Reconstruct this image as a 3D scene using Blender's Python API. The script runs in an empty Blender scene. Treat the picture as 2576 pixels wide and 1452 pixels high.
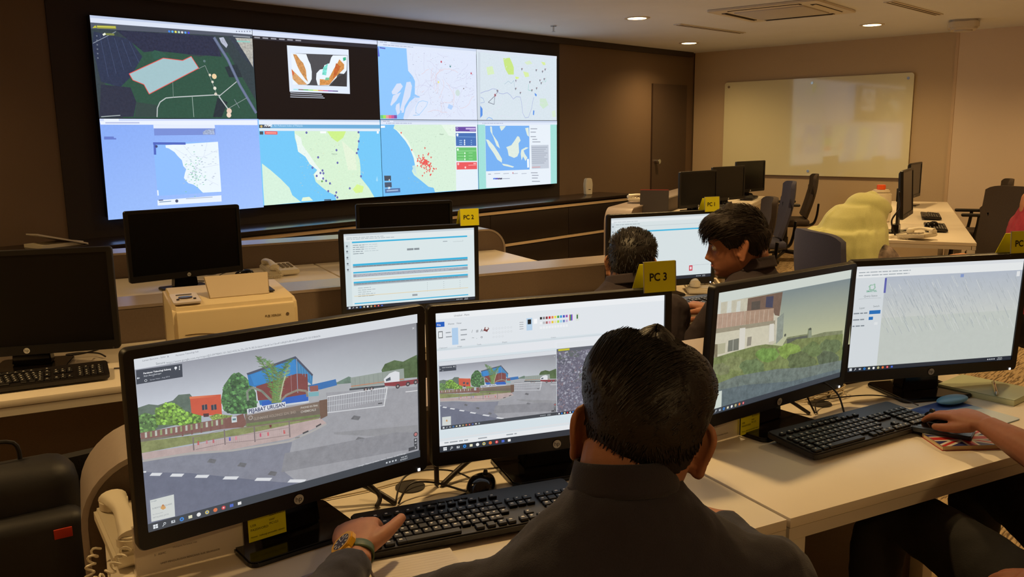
import bpy, bmesh, math, random
from mathutils import Vector, Matrix, noise as mnoise
from mathutils.geometry import tessellate_polygon
random.seed(7)
PI=math.pi
R=math.radians
SC=bpy.context.scene
COL=SC.collection
def lin(c):
    return c/12.92 if c<=.04045 else ((c+.055)/1.055)**2.4
def rgb(r,g,b): return (lin(r/255),lin(g/255),lin(b/255))
# ------------------------------------------------------------ camera
FPX=2162.93; W,H=2576,1452
HD,PT,RL=0.75558,0.177537,-0.011759
CAM=Vector((-2.4368,-6.1531,1.48))
fw=Vector((math.cos(HD)*math.cos(PT),math.sin(HD)*math.cos(PT),-math.sin(PT)))
_r=Vector((math.sin(HD),-math.cos(HD),0)); _u=_r.cross(fw)
rt=_r*math.cos(RL)+_u*math.sin(RL); up=-_r*math.sin(RL)+_u*math.cos(RL)
cd=bpy.data.cameras.new('camera'); cam=bpy.data.objects.new('camera',cd); COL.objects.link(cam)
cd.sensor_width=36; cd.lens=36*FPX/W; cd.clip_start=.02
m=Matrix((rt,up,-fw)).transposed().to_4x4(); m.translation=CAM; cam.matrix_world=m
SC.camera=cam
SC.view_settings.view_transform='Standard'; SC.view_settings.look='None'; SC.view_settings.gamma=1; SC.view_settings.exposure=0
def onz(x,y,z):       # the point of the horizontal plane z seen at a pixel of the photograph
    d=fw+rt*((x-W/2)/FPX)-up*((y-H/2)/FPX); return CAM+d*((z-CAM.z)/d.z)
def atd(x,y,D): return CAM+(fw+rt*((x-W/2)/FPX)-up*((y-H/2)/FPX))*D
A20=R(20)
US=Vector((math.cos(A20),-math.sin(A20),0)); VT=Vector((math.sin(A20),math.cos(A20),0))
def ST(s,t,z=0.): return Vector((CAM.x,CAM.y,0))+US*s+VT*t+Vector((0,0,z))
# ------------------------------------------------------------ materials
MATS={}
def mat(name,col,rough=.5,metal=0,emit=None,es=1,noise=0,nscale=40,bump=0,bscale=200,spec=.5,coat=0,sheen=0,trans=0,alpha=1,sss=0,stretch=None):
    if name in MATS: return MATS[name]
    m=bpy.data.materials.new(name); m.use_nodes=True; nt=m.node_tree; b=nt.nodes['Principled BSDF']
    c=(*col,1); b.inputs['Base Color'].default_value=c; b.inputs['Roughness'].default_value=rough; b.inputs['Metallic'].default_value=metal
    b.inputs['Specular IOR Level'].default_value=spec; b.inputs['Coat Weight'].default_value=coat; b.inputs['Sheen Weight'].default_value=sheen
    b.inputs['Transmission Weight'].default_value=trans; b.inputs['Alpha'].default_value=alpha
    if sss: b.inputs['Subsurface Weight'].default_value=sss; b.inputs['Subsurface Radius'].default_value=(.012,.005,.003); b.inputs['Subsurface Scale'].default_value=1
    if emit: b.inputs['Emission Color'].default_value=(*emit,1); b.inputs['Emission Strength'].default_value=es
    if noise or bump:
        tc=nt.nodes.new('ShaderNodeTexCoord'); mp=nt.nodes.new('ShaderNodeMapping'); nt.links.new(tc.outputs['Object'],mp.inputs[0])
        if stretch: mp.inputs['Scale'].default_value=stretch
    if noise:
        n=nt.nodes.new('ShaderNodeTexNoise'); n.inputs['Scale'].default_value=nscale; n.inputs['Detail'].default_value=5
        nt.links.new(mp.outputs[0],n.inputs['Vector'])
        r=nt.nodes.new('ShaderNodeValToRGB'); r.color_ramp.elements[0].position=.3; r.color_ramp.elements[1].position=.7
        r.color_ramp.elements[0].color=(*[max(0,x*(1-noise)) for x in col],1); r.color_ramp.elements[1].color=(*[min(1,x*(1+noise)) for x in col],1)
        nt.links.new(n.outputs[0],r.inputs[0]); nt.links.new(r.outputs[0],b.inputs['Base Color'])
    if bump:
        n=nt.nodes.new('ShaderNodeTexNoise'); n.inputs['Scale'].default_value=bscale; n.inputs['Detail'].default_value=3
        nt.links.new(mp.outputs[0],n.inputs['Vector']); bp=nt.nodes.new('ShaderNodeBump'); bp.inputs['Strength'].default_value=bump; bp.inputs['Distance'].default_value=.002
        nt.links.new(n.outputs[0],bp.inputs['Height']); nt.links.new(bp.outputs[0],b.inputs['Normal'])
    MATS[name]=m; return m
def screen_mat(gain=1.0,nm='lit_display'):
    m=bpy.data.materials.new(nm); m.use_nodes=True; nt=m.node_tree; b=nt.nodes['Principled BSDF']
    b.inputs['Base Color'].default_value=(.008,.008,.009,1); b.inputs['Roughness'].default_value=.28; b.inputs['Specular IOR Level'].default_value=.35
    at=nt.nodes.new('ShaderNodeAttribute'); at.attribute_name='Col'
    tc=nt.nodes.new('ShaderNodeTexCoord'); n=nt.nodes.new('ShaderNodeTexNoise'); n.inputs['Scale'].default_value=55; n.inputs['Detail'].default_value=8; n.inputs['Roughness'].default_value=.75
    nt.links.new(tc.outputs['Object'],n.inputs['Vector'])
    s=nt.nodes.new('ShaderNodeMath'); s.operation='SUBTRACT'; s.inputs[1].default_value=.5; nt.links.new(n.outputs[0],s.inputs[0])
    k=nt.nodes.new('ShaderNodeMath'); k.operation='MULTIPLY'; nt.links.new(s.outputs[0],k.inputs[0]); nt.links.new(at.outputs['Alpha'],k.inputs[1])
    k2=nt.nodes.new('ShaderNodeMath'); k2.operation='MULTIPLY_ADD'; k2.inputs[1].default_value=5; k2.inputs[2].default_value=1; k2.use_clamp=False; nt.links.new(k.outputs[0],k2.inputs[0])
    mx=nt.nodes.new('ShaderNodeMath'); mx.operation='MAXIMUM'; mx.inputs[1].default_value=.1; nt.links.new(k2.outputs[0],mx.inputs[0])
    v=nt.nodes.new('ShaderNodeVectorMath'); v.operation='SCALE'; nt.links.new(at.outputs['Color'],v.inputs[0]); nt.links.new(mx.outputs[0],v.inputs['Scale'])
    nt.links.new(v.outputs[0],b.inputs['Emission Color']); b.inputs['Emission Strength'].default_value=gain
    return m
def vcol_mat(name='printed_surface',rough=.6):
    m=bpy.data.materials.new(name); m.use_nodes=True; nt=m.node_tree; b=nt.nodes['Principled BSDF']; b.inputs['Roughness'].default_value=rough
    at=nt.nodes.new('ShaderNodeAttribute'); at.attribute_name='Col'; nt.links.new(at.outputs['Color'],b.inputs['Base Color']); return m
SCREEN_GAIN=1.0
M_SCR=screen_mat(); M_VW=screen_mat(1.15,'lit_video_wall'); M_PRT=vcol_mat()
# ------------------------------------------------------------ mesh builder
class MB:
    def __init__(s): s.bm=bmesh.new()
    def box(s,c,d,rz=0,bev=0,seg=2,rx=0,ry=0):
        b2=bmesh.new(); bmesh.ops.create_cube(b2,size=1); bmesh.ops.scale(b2,vec=d,verts=b2.verts)
        if bev: bmesh.ops.bevel(b2,geom=b2.edges[:],offset=bev,segments=seg,affect='EDGES',profile=.5)
        mt=Matrix.Translation(c)@Matrix.Rotation(rz,4,'Z')@Matrix.Rotation(ry,4,'Y')@Matrix.Rotation(rx,4,'X'); bmesh.ops.transform(b2,matrix=mt,verts=b2.verts); s.add(b2); return s
    def add(s,b2):
        me=bpy.data.meshes.new('t'); b2.to_mesh(me); b2.free(); s.bm.from_mesh(me); bpy.data.meshes.remove(me); return s
    def cyl(s,c,r,h,axis='Z',r2=None,n=32,bev=0,mt=None):
        b2=bmesh.new(); bmesh.ops.create_cone(b2,cap_ends=True,segments=n,radius1=r,radius2=r if r2 is None else r2,depth=h)
        if bev: bmesh.ops.bevel(b2,geom=[e for e in b2.edges if abs(e.verts[0].co.z-e.verts[1].co.z)<1e-6],offset=bev,segments=2,affect='EDGES')
        q=Matrix.Identity(4)
        if axis=='X': q=Matrix.Rotation(PI/2,4,'Y')
        if axis=='Y': q=Matrix.Rotation(-PI/2,4,'X')
        bmesh.ops.transform(b2,matrix=(mt or Matrix.Identity(4))@Matrix.Translation(c)@q,verts=b2.verts); s.add(b2); return s
    def tube(s,pts,rad,n=10,upv=None,cap=True,sm=0):
        # rad: number, list of numbers or list of (rx,ry); pts smoothed by Catmull-Rom when sm
        pts=[Vector(p) for p in pts]
        rs=[rad]*len(pts) if not isinstance(rad,(list,tuple)) else list(rad)
        rs=[(q,q) if not isinstance(q,(list,tuple)) else tuple(q) for q in rs]
        if sm:
            P,Q=[],[]
            for i in range(len(pts)-1):
                p0=pts[max(0,i-1)];p1=pts[i];p2=pts[i+1];p3=pts[min(len(pts)-1,i+2)]
                for k in range(sm):
                    u=k/sm; P.append(.5*((2*p1)+(p2-p0)*u+(2*p0-5*p1+4*p2-p3)*u*u+(3*p1-p0-3*p2+p3)*u**3))
                    a,b=rs[i],rs[i+1]; uu=u*u*(3-2*u); Q.append((a[0]*(1-uu)+b[0]*uu,a[1]*(1-uu)+b[1]*uu))
            P.append(pts[-1]);Q.append(rs[-1]); pts,rs=P,Q
        bm=s.bm; rings=[]; nrm=None
        for i,p in enumerate(pts):
            t=(pts[min(i+1,len(pts)-1)]-pts[max(i-1,0)]).normalized()
            if upv is not None: a=Vector(upv)
            elif nrm is None: a=Vector((0,0,1)) if abs(t.z)<.9 else Vector((0,1,0))
            else: a=nrm
            x=a.cross(t).normalized() if a.cross(t).length>1e-6 else t.orthogonal().normalized(); y=t.cross(x).normalized(); nrm=y
            rings.append([bm.verts.new(p+x*math.cos(2*PI*k/n)*rs[i][0]+y*math.sin(2*PI*k/n)*rs[i][1]) for k in range(n)])
        for a,b in zip(rings,rings[1:]):
            for k in range(n): bm.faces.new((a[k],a[(k+1)%n],b[(k+1)%n],b[k]))
        if cap:
            for rg,sg,q,qr in ((rings[0],1,pts[0]-(pts[1]-pts[0]).normalized()*min(rs[0])*.6,0),(rings[-1],-1,pts[-1]+(pts[-1]-pts[-2]).normalized()*min(rs[-1])*.6,0)):
                v=bm.verts.new(q)
                for k in range(n):
                    f=(rg[(k+1)%n],rg[k],v) if sg==1 else (rg[k],rg[(k+1)%n],v); bm.faces.new(f)
        return s
    def prism(s,poly,h0,h1,mt=None,bev=0):
        b2=bmesh.new(); vs=[b2.verts.new((x,y,h0)) for x,y in poly]; f=b2.faces.new(vs)
        r=bmesh.ops.extrude_face_region(b2,geom=[f]); bmesh.ops.translate(b2,vec=(0,0,h1-h0),verts=[v for v in r['geom'] if isinstance(v,bmesh.types.BMVert)])
        bmesh.ops.recalc_face_normals(b2,faces=b2.faces)
        if bev: bmesh.ops.bevel(b2,geom=b2.edges[:],offset=bev,segments=2,affect='EDGES')
        if mt: bmesh.ops.transform(b2,matrix=mt,verts=b2.verts)
        s.add(b2); return s
    def sphere(s,c,r,n=24,sc=(1,1,1),mt=None):
        b2=bmesh.new(); bmesh.ops.create_uvsphere(b2,u_segments=n,v_segments=n//2+2,radius=r); bmesh.ops.scale(b2,vec=sc,verts=b2.verts)
        bmesh.ops.transform(b2,matrix=Matrix.Translation(c)@(mt or Matrix.Identity(4)),verts=b2.verts); s.add(b2); return s
    def grid(s,f,nu,nv,cu=False):
        vs=[[s.bm.verts.new(f(i/nu,j/nv)) for j in range(nv+1)] for i in range(nu+(0 if cu else 1))]
        n=len(vs)
        for i in range(nu):
            for j in range(nv): s.bm.faces.new((vs[i][j],vs[(i+1)%n][j],vs[(i+1)%n][j+1],vs[i][j+1]))
        return s
    def xf(s,mt): bmesh.ops.transform(s.bm,matrix=mt,verts=s.bm.verts); return s
    def build(s,name,m,parent=None,smooth=True,ang=35,loc=None):
        me=bpy.data.meshes.new(name); s.bm.normal_update(); s.bm.to_mesh(me); s.bm.free()
        me.materials.append(m); o=bpy.data.objects.new(name,me); COL.objects.link(o)
        if smooth:
            me.polygons.foreach_set('use_smooth',[True]*len(me.polygons)); me.set_sharp_from_angle(angle=R(ang))
        if parent: o.parent=parent
        return o
def tag(o,label,cat,group=None,kind=None):
    if label: o['label']=label
    if cat: o['category']=cat
    if group: o['group']=group
    if kind: o['kind']=kind
    return o
def empty(name,loc,rz=0,label=None,cat=None,group=None):
    o=bpy.data.objects.new(name,None); COL.objects.link(o); o.location=loc; o.rotation_euler=(0,0,rz); o.empty_display_size=.05
    return tag(o,label,cat,group)
def kids(o): return [c for c in bpy.data.objects if c.parent is o]
def copy_tree(o,parent=None):
    c=o.copy(); COL.objects.link(c); c.parent=parent
    for ch in kids(o): copy_tree(ch,c)
    return c
def struct(o): o['kind']='structure'; return o
def rrect(w,h,r,n=6,cx=0,cy=0):
    P=[]
    for sx,sy,a0 in ((1,1,0),(-1,1,90),(-1,-1,180),(1,-1,270)):
        for k in range(n+1):
            a=R(a0+90*k/n); P.append((cx+sx*(w/2-r)+math.cos(a)*r,cy+sy*(h/2-r)+math.sin(a)*r))
    return P
# ------------------------------------------------------------ flat drawing canvas (display contents and print)
_TX={}
def text_polys(body,bold=False):
    k=(body,bold)
    if k in _TX: return _TX[k]
    cu=bpy.data.curves.new('t','FONT'); cu.body=body; cu.size=1; cu.resolution_u=3
    if bold: cu.offset=.022
    o=bpy.data.objects.new('t',cu); COL.objects.link(o); dg=bpy.context.evaluated_depsgraph_get(); me=o.evaluated_get(dg).to_mesh()
    r=([tuple(v.co[:2]) for v in me.vertices],[tuple(p.vertices) for p in me.polygons]); o.evaluated_get(dg).to_mesh_clear()
    bpy.data.objects.remove(o); bpy.data.curves.remove(cu); _TX[k]=r; return r
def hom(src,dst):
    A=[];B=[]
    for (x,y),(u,v) in zip(src,dst):
        A.append([x,y,1,0,0,0,-u*x,-u*y]);B.append(u);A.append([0,0,0,x,y,1,-v*x,-v*y]);B.append(v)
    n=8
    for i in range(n):
        p=max(range(i,n),key=lambda r:abs(A[r][i])); A[i],A[p]=A[p],A[i];B[i],B[p]=B[p],B[i]
        for r in range(n):
            if r!=i:
                f=A[r][i]/A[i][i]
                for c in range(i,n): A[r][c]-=f*A[i][c]
                B[r]-=f*B[i]
    h=[B[i]/A[i][i] for i in range(n)]+[1]
    def f(x,y):
        w=h[6]*x+h[7]*y+h[8]; return ((h[0]*x+h[1]*y+h[2])/w,(h[3]*x+h[4]*y+h[5])/w)
    return f
def clip(P,w,h):
    for ax,lim,sg in ((0,0,1),(0,w,-1),(1,0,1),(1,h,-1)):
        Q=[]
        for i in range(len(P)):
            a,b=P[i],P[(i+1)%len(P)]; da=(a[ax]-lim)*sg; db=(b[ax]-lim)*sg
            if da>=0: Q.append(a)
            if (da>=0)!=(db>=0):
                t=da/(da-db); Q.append((a[0]+(b[0]-a[0])*t,a[1]+(b[1]-a[1])*t))
        P=Q
        if len(P)<3: return []
    return P
class Canvas:
    # local plane x right 0..w, y up 0..h (metres); map: photograph pixel -> plane
    def __init__(s,w,h,quad=None,step=.00004):
        s.w,s.h=w,h; s.v=[];s.f=[];s.c=[]; s.z=0; s.step=step
        s.map=hom(quad,[(0,h),(w,h),(w,0),(0,0)]) if quad else (lambda x,y:(x,y)); s.x0=s.y0=0;s.k=1; s.wash=0; s.washc=rgb(150,155,160)
    def crop(s,x0,y0,k): s.x0,s.y0,s.k=x0,y0,k; return s
    def m(s,p): return s.map(s.x0+p[0]/s.k,s.y0+p[1]/s.k)
    def raw(s,P,col,a=0,cols=None):
        if cols is None: P=clip(P,s.w,s.h)
        if len(P)<3: return
        if s.wash: col=tuple(c*(1-s.wash)+g*s.wash for c,g in zip(col,s.washc)) if col else None; cols=[tuple(c*(1-s.wash)+g*s.wash for c,g in zip(q,s.washc)) for q in cols] if cols else None
        n=len(s.v)
        s.v+= [(x,y,s.z) for x,y in P]
        if cols or len(P)<=4 and False: tri=[tuple(range(len(P)))]
        else: tri=tessellate_polygon([[Vector((x,y,0)) for x,y in P]])
        for t in tri:
            a0,b0,c0=[P[i] for i in t[:3]]
            if (b0[0]-a0[0])*(c0[1]-a0[1])-(b0[1]-a0[1])*(c0[0]-a0[0])<0: t=t[::-1]
            s.f.append(tuple(n+i for i in t))
            for i in t: s.c+= (*(cols[i] if cols else col),a)
    def poly(s,P,col,a=0,keep=False):
        if not keep: s.z+=s.step
        s.raw([s.m(p) for p in P],rgb(*col),a); return s
    def quad(s,P,cols,a=0):   # gradient quad
        s.z+=s.step; s.raw([s.m(p) for p in P],None,a,[rgb(*c) for c in cols]); return s
    def rect(s,x0,y0,x1,y1,col,a=0,keep=False):   # in plane fractions, y down
        if not keep: s.z+=s.step
        s.raw([(x0*s.w,(1-y1)*s.h),(x1*s.w,(1-y1)*s.h),(x1*s.w,(1-y0)*s.h),(x0*s.w,(1-y0)*s.h)],rgb(*col),a); return s
    def grad(s,x0,y0,x1,y1,ct,cb,a=0):
        s.z+=s.step; s.raw([(x0*s.w,(1-y1)*s.h),(x1*s.w,(1-y1)*s.h),(x1*s.w,(1-y0)*s.h),(x0*s.w,(1-y0)*s.h)],None,a,[rgb(*cb),rgb(*cb),rgb(*ct),rgb(*ct)]); return s
    def pf(s,P,col,a=0,keep=False):
        if not keep: s.z+=s.step
        s.raw([(x*s.w,(1-y)*s.h) for x,y in P],rgb(*col),a); return s
    def lineuv(s,Q,wd,col,a=0,keep=False):
        if not keep: s.z+=s.step
        for (x0,y0),(x1,y1) in zip(Q,Q[1:]):
            d=math.hypot(x1-x0,y1-y0)
            if d<1e-6: continue
            nx,ny=-(y1-y0)/d*wd/2,(x1-x0)/d*wd/2
            s.raw([(x0+nx,y0+ny),(x0-nx,y0-ny),(x1-nx,y1-ny),(x1+nx,y1+ny)],rgb(*col),a)
    def line(s,P,wd,col,a=0,keep=False): s.lineuv([s.m(p) for p in P],wd,col,a,keep); return s
    def lf(s,P,wd,col,a=0,keep=False): s.lineuv([(x*s.w,(1-y)*s.h) for x,y in P],wd,col,a,keep); return s
    def discuv(s,x,y,r,col,n=14,a=0,keep=False,ry=None):
        if not keep: s.z+=s.step
        ry=ry or r; s.raw([(x+math.cos(2*PI*k/n)*r,y+math.sin(2*PI*k/n)*ry) for k in range(n)],rgb(*col),a)
    def disc(s,p,r,col,n=14,a=0,keep=False): x,y=s.m(p); s.discuv(x,y,r,col,n,a,keep); return s
    def df(s,x,y,r,col,n=14,a=0,keep=False,ry=None): s.discuv(x*s.w,(1-y)*s.h,r*s.w,col,n,a,keep,ry and ry*s.w); return s
    def text(s,body,x,y,size,col,bold=False,rot=0,keep=False,sx=1):   # x,y fractions (y down) of the baseline start; size fraction of height
        if not keep: s.z+=s.step
        V,F=text_polys(body,bold); k=size*s.h; n=len(s.v); c,q=math.cos(rot),math.sin(rot); X=x*s.w;Y=(1-y)*s.h
        s.v+=[(X+(a*c*sx-b*q)*k,Y+(a*q*sx+b*c)*k,s.z) for a,b in V]; cc=rgb(*col)
        for f in F:
            s.f.append(tuple(n+i for i in f)); 
            for i in f: s.c+=(*cc,0)
        return s
    def blob(s,x,y,rx,ry,col,a=0,n=22,rough=.25,keep=False,seed=0):   # irregular blob in fractions
        if not keep: s.z+=s.step
        rd=random.Random(seed+int(x*1e4)+int(y*1e3)); P=[]
        for k in range(n):
            q=1+rough*(rd.random()-.5)*2; P.append(((x+math.cos(2*PI*k/n)*rx*q)*s.w,(1-y-math.sin(2*PI*k/n)*ry*q)*s.h))
        s.raw(P,rgb(*col),a); return s
    def build(s,name,parent,loc,m=None,rot=(PI/2,0,0),label=None):
        me=bpy.data.meshes.new(name); me.from_pydata(s.v,[],s.f)
        at=me.color_attributes.new('Col','FLOAT_COLOR','CORNER'); at.data.foreach_set('color',s.c); me.materials.append(m or M_SCR)
        o=bpy.data.objects.new(name,me); COL.objects.link(o); o.parent=parent; o.location=loc; o.rotation_euler=rot
        if label: o['label']=label
        return o
# ------------------------------------------------------------ common materials
m_black=mat('black_plastic',rgb(20,18,17),.42,bump=.15,bscale=900)
m_gloss=mat('gloss_black_plastic',rgb(12,10,9),.14)
m_darkscr=mat('switched_off_display',rgb(7,7,8),.3,spec=.4)
m_dgrey=mat('dark_grey_plastic',rgb(48,44,42),.5)
m_lam=mat('cream_laminate',rgb(232,222,205),.32,noise=.015,nscale=8,spec=.45)
m_edge=mat('cream_desk_edge',rgb(222,212,194),.4)
m_wsteel=mat('white_painted_steel',rgb(216,208,194),.4)
m_bface=mat('brown_textured_panel',rgb(104,88,76),.6,noise=.06,nscale=150,bump=.2,bscale=400)
m_rim=mat('grey_brown_laminate_ledge',rgb(168,154,144),.3,noise=.04,nscale=60,spec=.6)
m_white=mat('off_white_plastic',rgb(226,217,196),.4)
m_cable=mat('black_cable',rgb(34,24,20),.45)
m_gcable=mat('beige_cable',rgb(190,172,140),.5)
m_chrome=mat('chrome',rgb(200,200,200),.18,metal=1)
m_silver=mat('silver_print',rgb(190,188,180),.3,metal=.6)
m_yel=mat('yellow_paper',rgb(240,236,24),.55)
m_ink=mat('black_ink',rgb(22,18,10),.6)
m_led=mat('white_power_led',rgb(250,250,255),.3,emit=(1,1,1),es=1.6)
# ------------------------------------------------------------ the room
XR=7.704; YB=.07; HC=2.5; XL=-4.2; YF=-8.6
def wallmat(name,c,n1=.05,sc=(1,1,1),nscale=300,rough=.75):
    return mat(name,c,rough,noise=n1,nscale=nscale,bump=.35,bscale=500,stretch=sc,spec=.3)
m_wback=wallmat('dark_brown_fabric_wallcovering',rgb(118,98,80),.10,(1,1,3))
m_wright=wallmat('tan_wallcovering',rgb(200,180,152),.05)
m_wfar=wallmat('plain_beige_wall',rgb(224,206,186),.03)
m_ceil=mat('ceiling_paint',rgb(228,232,240),.85,noise=.02,nscale=3)
def slab(name,c,d,m,parent=None,bev=0): return MB().box(c,d,bev=bev).build(name,m,parent)
def carpet():
    m=bpy.data.materials.new('patterned_carpet'); m.use_nodes=True; nt=m.node_tree; b=nt.nodes['Principled BSDF']; b.inputs['Roughness'].default_value=.95; b.inputs['Specular IOR Level'].default_value=.1
    tc=nt.nodes.new('ShaderNodeTexCoord')
    fac=None
    for rz,off in ((.35,0),(1.3,3.1)):
        mp=nt.nodes.new('ShaderNodeMapping'); mp.inputs['Rotation'].default_value=(0,0,rz); mp.inputs['Location'].default_value=(off,off,0); mp.inputs['Scale'].default_value=(5,60,1); nt.links.new(tc.outputs['Object'],mp.inputs[0])
        n=nt.nodes.new('ShaderNodeTexNoise'); n.inputs['Scale'].default_value=1.6; n.inputs['Detail'].default_value=2; nt.links.new(mp.outputs[0],n.inputs['Vector'])
        r=nt.nodes.new('ShaderNodeValToRGB'); r.color_ramp.elements[0].position=.40; r.color_ramp.elements[1].position=.52; nt.links.new(n.outputs[0],r.inputs[0])
        if fac is None: fac=r.outputs[0]
        else:
            ck=nt.nodes.new('ShaderNodeTexChecker'); ck.inputs['Scale'].default_value=4; nt.links.new(tc.outputs['Object'],ck.inputs['Vector'])
            mx=nt.nodes.new('ShaderNodeMix'); mx.data_type='RGBA'; nt.links.new(ck.outputs['Fac'],mx.inputs[0]); nt.links.new(fac,mx.inputs[6]); nt.links.new(r.outputs[0],mx.inputs[7]); fac=mx.outputs[2]
    cm=nt.nodes.new('ShaderNodeMix'); cm.data_type='RGBA'; cm.inputs[6].default_value=(*rgb(112,94,72),1); cm.inputs[7].default_value=(*rgb(190,166,130),1); nt.links.new(fac,cm.inputs[0]); nt.links.new(cm.outputs[2],b.inputs['Base Color'])
    n=nt.nodes.new('ShaderNodeTexNoise'); n.inputs['Scale'].default_value=400; nt.links.new(tc.outputs['Object'],n.inputs['Vector']); bp=nt.nodes.new('ShaderNodeBump'); bp.inputs['Strength'].default_value=.6; bp.inputs['Distance'].default_value=.003; nt.links.new(n.outputs[0],bp.inputs['Height']); nt.links.new(bp.outputs[0],b.inputs['Normal'])
    return m
cx,cy=(XL+XR)/2,(YF+YB)/2; LX,LY=XR-XL,YB-YF
struct(slab('floor',(cx,cy,-.05),(LX+.4,LY+.4,.1),carpet()))
struct(slab('ceiling',(cx,cy,HC+.05),(LX+.4,LY+.4,.1),m_ceil))
struct(slab('wall_back',(cx,YB+.05,HC/2),(LX+.2,.1,HC),m_wback))
struct(slab('wall_right',(XR+.05,-1.55,HC/2),(.1,3.2,HC),m_wright))
struct(slab('wall_right_front',(XR+.04,(YF-3.15)/2,HC/2),(.1,-3.15-YF,HC),m_wfar))
struct(slab('trim_1',(XR-.006,-3.15,HC/2),(.02,.03,HC),mat('trim_pale',rgb(205,180,150),.5)))
struct(slab('wall_left',(XL-.05,cy,HC/2),(.1,LY,HC),m_wfar))
struct(slab('wall_front',(cx,YF-.05,HC/2),(LX+.2,.1,HC),m_wfar))
# fabric panel joints on the back wall and the dark surround of the video wall
m_dark=mat('black_brown_surround',rgb(44,34,28),.7,noise=.1,nscale=200,bump=.2)
struct(slab('trim_2',(2.35,YB-.006,1.65),(5.2,.012,1.7),m_dark))
struct(slab('trim_3',(-1.45,YB-.004,HC/2),(.012,.008,HC),m_dark))
struct(slab('trim_4',(2.0,YB-.03,HC-.03),(XR*2-4.2,.06,.06),mat('shadow_gap',rgb(60,50,42),.8)))
d=MB().box((7.13,YB-.012,1.04),(.78,.024,2.08)).build('door_1',mat('dark_door_leaf',rgb(78,62,52),.5,noise=.05,nscale=100)); struct(d)
MB().cyl((6.82,YB-.045,1.12),.027,.04,'Y').cyl((6.82,YB-.075,1.12),.03,.03,'Y',bev=.006).build('door_knob',m_chrome,d)
# ------------------------------------------------------------ ceiling fittings
m_lamp=mat('lamp_glass',rgb(255,240,215),.4,emit=rgb(255,214,150),es=14)
m_vent=mat('vent_dark',rgb(60,48,38),.7)
def downlight(x,y,label,power=1.0,fix=True):
    o=empty('ceiling_downlight',(x,y,HC),0,label,'ceiling light','recessed round ceiling downlights')
    mb=MB(); n=40
    mb.grid(lambda u,v:((.115-.03*v)*math.cos(2*PI*u),(.115-.03*v)*math.sin(2*PI*u),-.006-.001*v),n,1,True)
    mb.grid(lambda u,v:((.115+.001*v)*math.cos(-2*PI*u),(.115+.001*v)*math.sin(-2*PI*u),-.006+.006*v),n,1,True)
    mb.build('trim_ring',m_wsteel,o)
    MB().cyl((0,0,-.004),.084,.004,n=40).build('lamp_glass',m_lamp,o)
    l=bpy.data.lights.new('downlight_lamp','SPOT'); l.energy=LAMP_W*power; l.color=LAMP_C; l.spot_size=R(150); l.spot_blend=.9; l.shadow_soft_size=.07
    lo=bpy.data.objects.new('downlight_lamp',l); COL.objects.link(lo); lo.location=(0,0,-.02); lo.parent=o
LAMP_W=106; LAMP_C=(1.0,.65,.27)
for x,y,l,p in ((4.22,-1.47,'round recessed downlight at the top centre, larger of the two on the left',1),
  (6.5,-.6,'small round downlight nearest the corner of dark and tan walls',.8),
  (6.39,-2.74,'round downlight right of the square air conditioner',1),
  (4.0,-3.9,'downlight beyond the top edge above the right desks',1),
  (1.6,-3.6,'downlight above the middle desks, out of the picture',1),
  (-2.6,-3.4,'downlight above the left desks, out of the picture',1),
  (-.6,-4.5,'downlight above the nearest desk, out of the picture',1.0),
  (1.5,-5.6,'downlight behind the right seats, out of the picture',.9),
  (4.5,-6.4,'downlight at the far right behind, out of the picture',1),
  (-2.2,-7.4,'added fill downlight behind the photographer, out of the picture',.75),  # unseen lamp, added to brighten the signs, cards and front edges
  (6.7,-5.0,'added fill downlight by the beige wall, out of the picture',1),  # unseen lamp, added to lift the dim beige wall
  (onz(1552,-10,HC).x,onz(1552,-10,HC).y,'downlight glowing at the very top edge, left of the round ones',.5),
  (1.7,-1.1,'downlight in front of the video wall, out of the picture',.35),
  (-1.6,-.9,'downlight at the left end of the wall console, out of the picture',.5)):
    downlight(x,y,l,p)
ac=empty('ceiling_air_conditioner',(4.75,-2.6,HC),R(4),'square white ceiling cassette air conditioner between the long vents','air conditioner')
MB().prism(rrect(.95,.95,.03),-.02,0,bev=.004).build('frame',m_wsteel,ac)
for a in range(4):
    mt=Matrix.Rotation(PI/2*a,4,'Z'); MB().box((0,.385,-.021),(.62,.05,.006)).xf(mt).build('air_slot',m_vent,ac)
    MB().box((0,.39,-.026),(.6,.028,.004),rx=.35).xf(mt).build('louvre',m_wsteel,ac)
MB().box((0,0,-.024),(.60,.60,.012),bev=.004).build('intake_grille',mat('grille_grey',rgb(196,192,190),.6),ac)
for x,y,L,l in ((5.46,-1.5,1.16,'long slot air vent left of the ceiling air conditioner, above the monitors'),(5.5,-3.44,1.16,'long slot air vent right of the air conditioner')):
    v=empty('linear_air_vent',(x,y,HC),R(-3 if y>-2 else -1),l,'ceiling vent','linear slot vents')
    MB().box((0,0,-.004),(L,.085,.008),bev=.002).build('frame',m_wsteel,v)
    for k in (-1,1): MB().box((0,k*.018,-.0065),(L-.03,.014,.006)).build('slot',m_vent,v)
sp=empty('ceiling_speaker_box',(6.75,-3.47,HC),R(20),'white faceted ceiling box by the top of the tan and beige wall joint','ceiling device')
MB().prism(rrect(.3,.26,.06),-.09,0,bev=.02).build('housing',m_wsteel,sp); MB().cyl((0,0,-.095),.08,.014).build('cover_plate',mat('grille_grey',(0,0,0)),sp)
sk=empty('sprinkler_head',(4.08,-.6,HC),0,'small sprinkler head hanging from the ceiling above the video wall end','sprinkler')
MB().cyl((0,0,-.004),.03,.008).build('escutcheon',m_chrome,sk); MB().cyl((0,0,-.03),.008,.05).cyl((0,0,-.056),.018,.003).build('deflector',m_chrome,sk)
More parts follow.
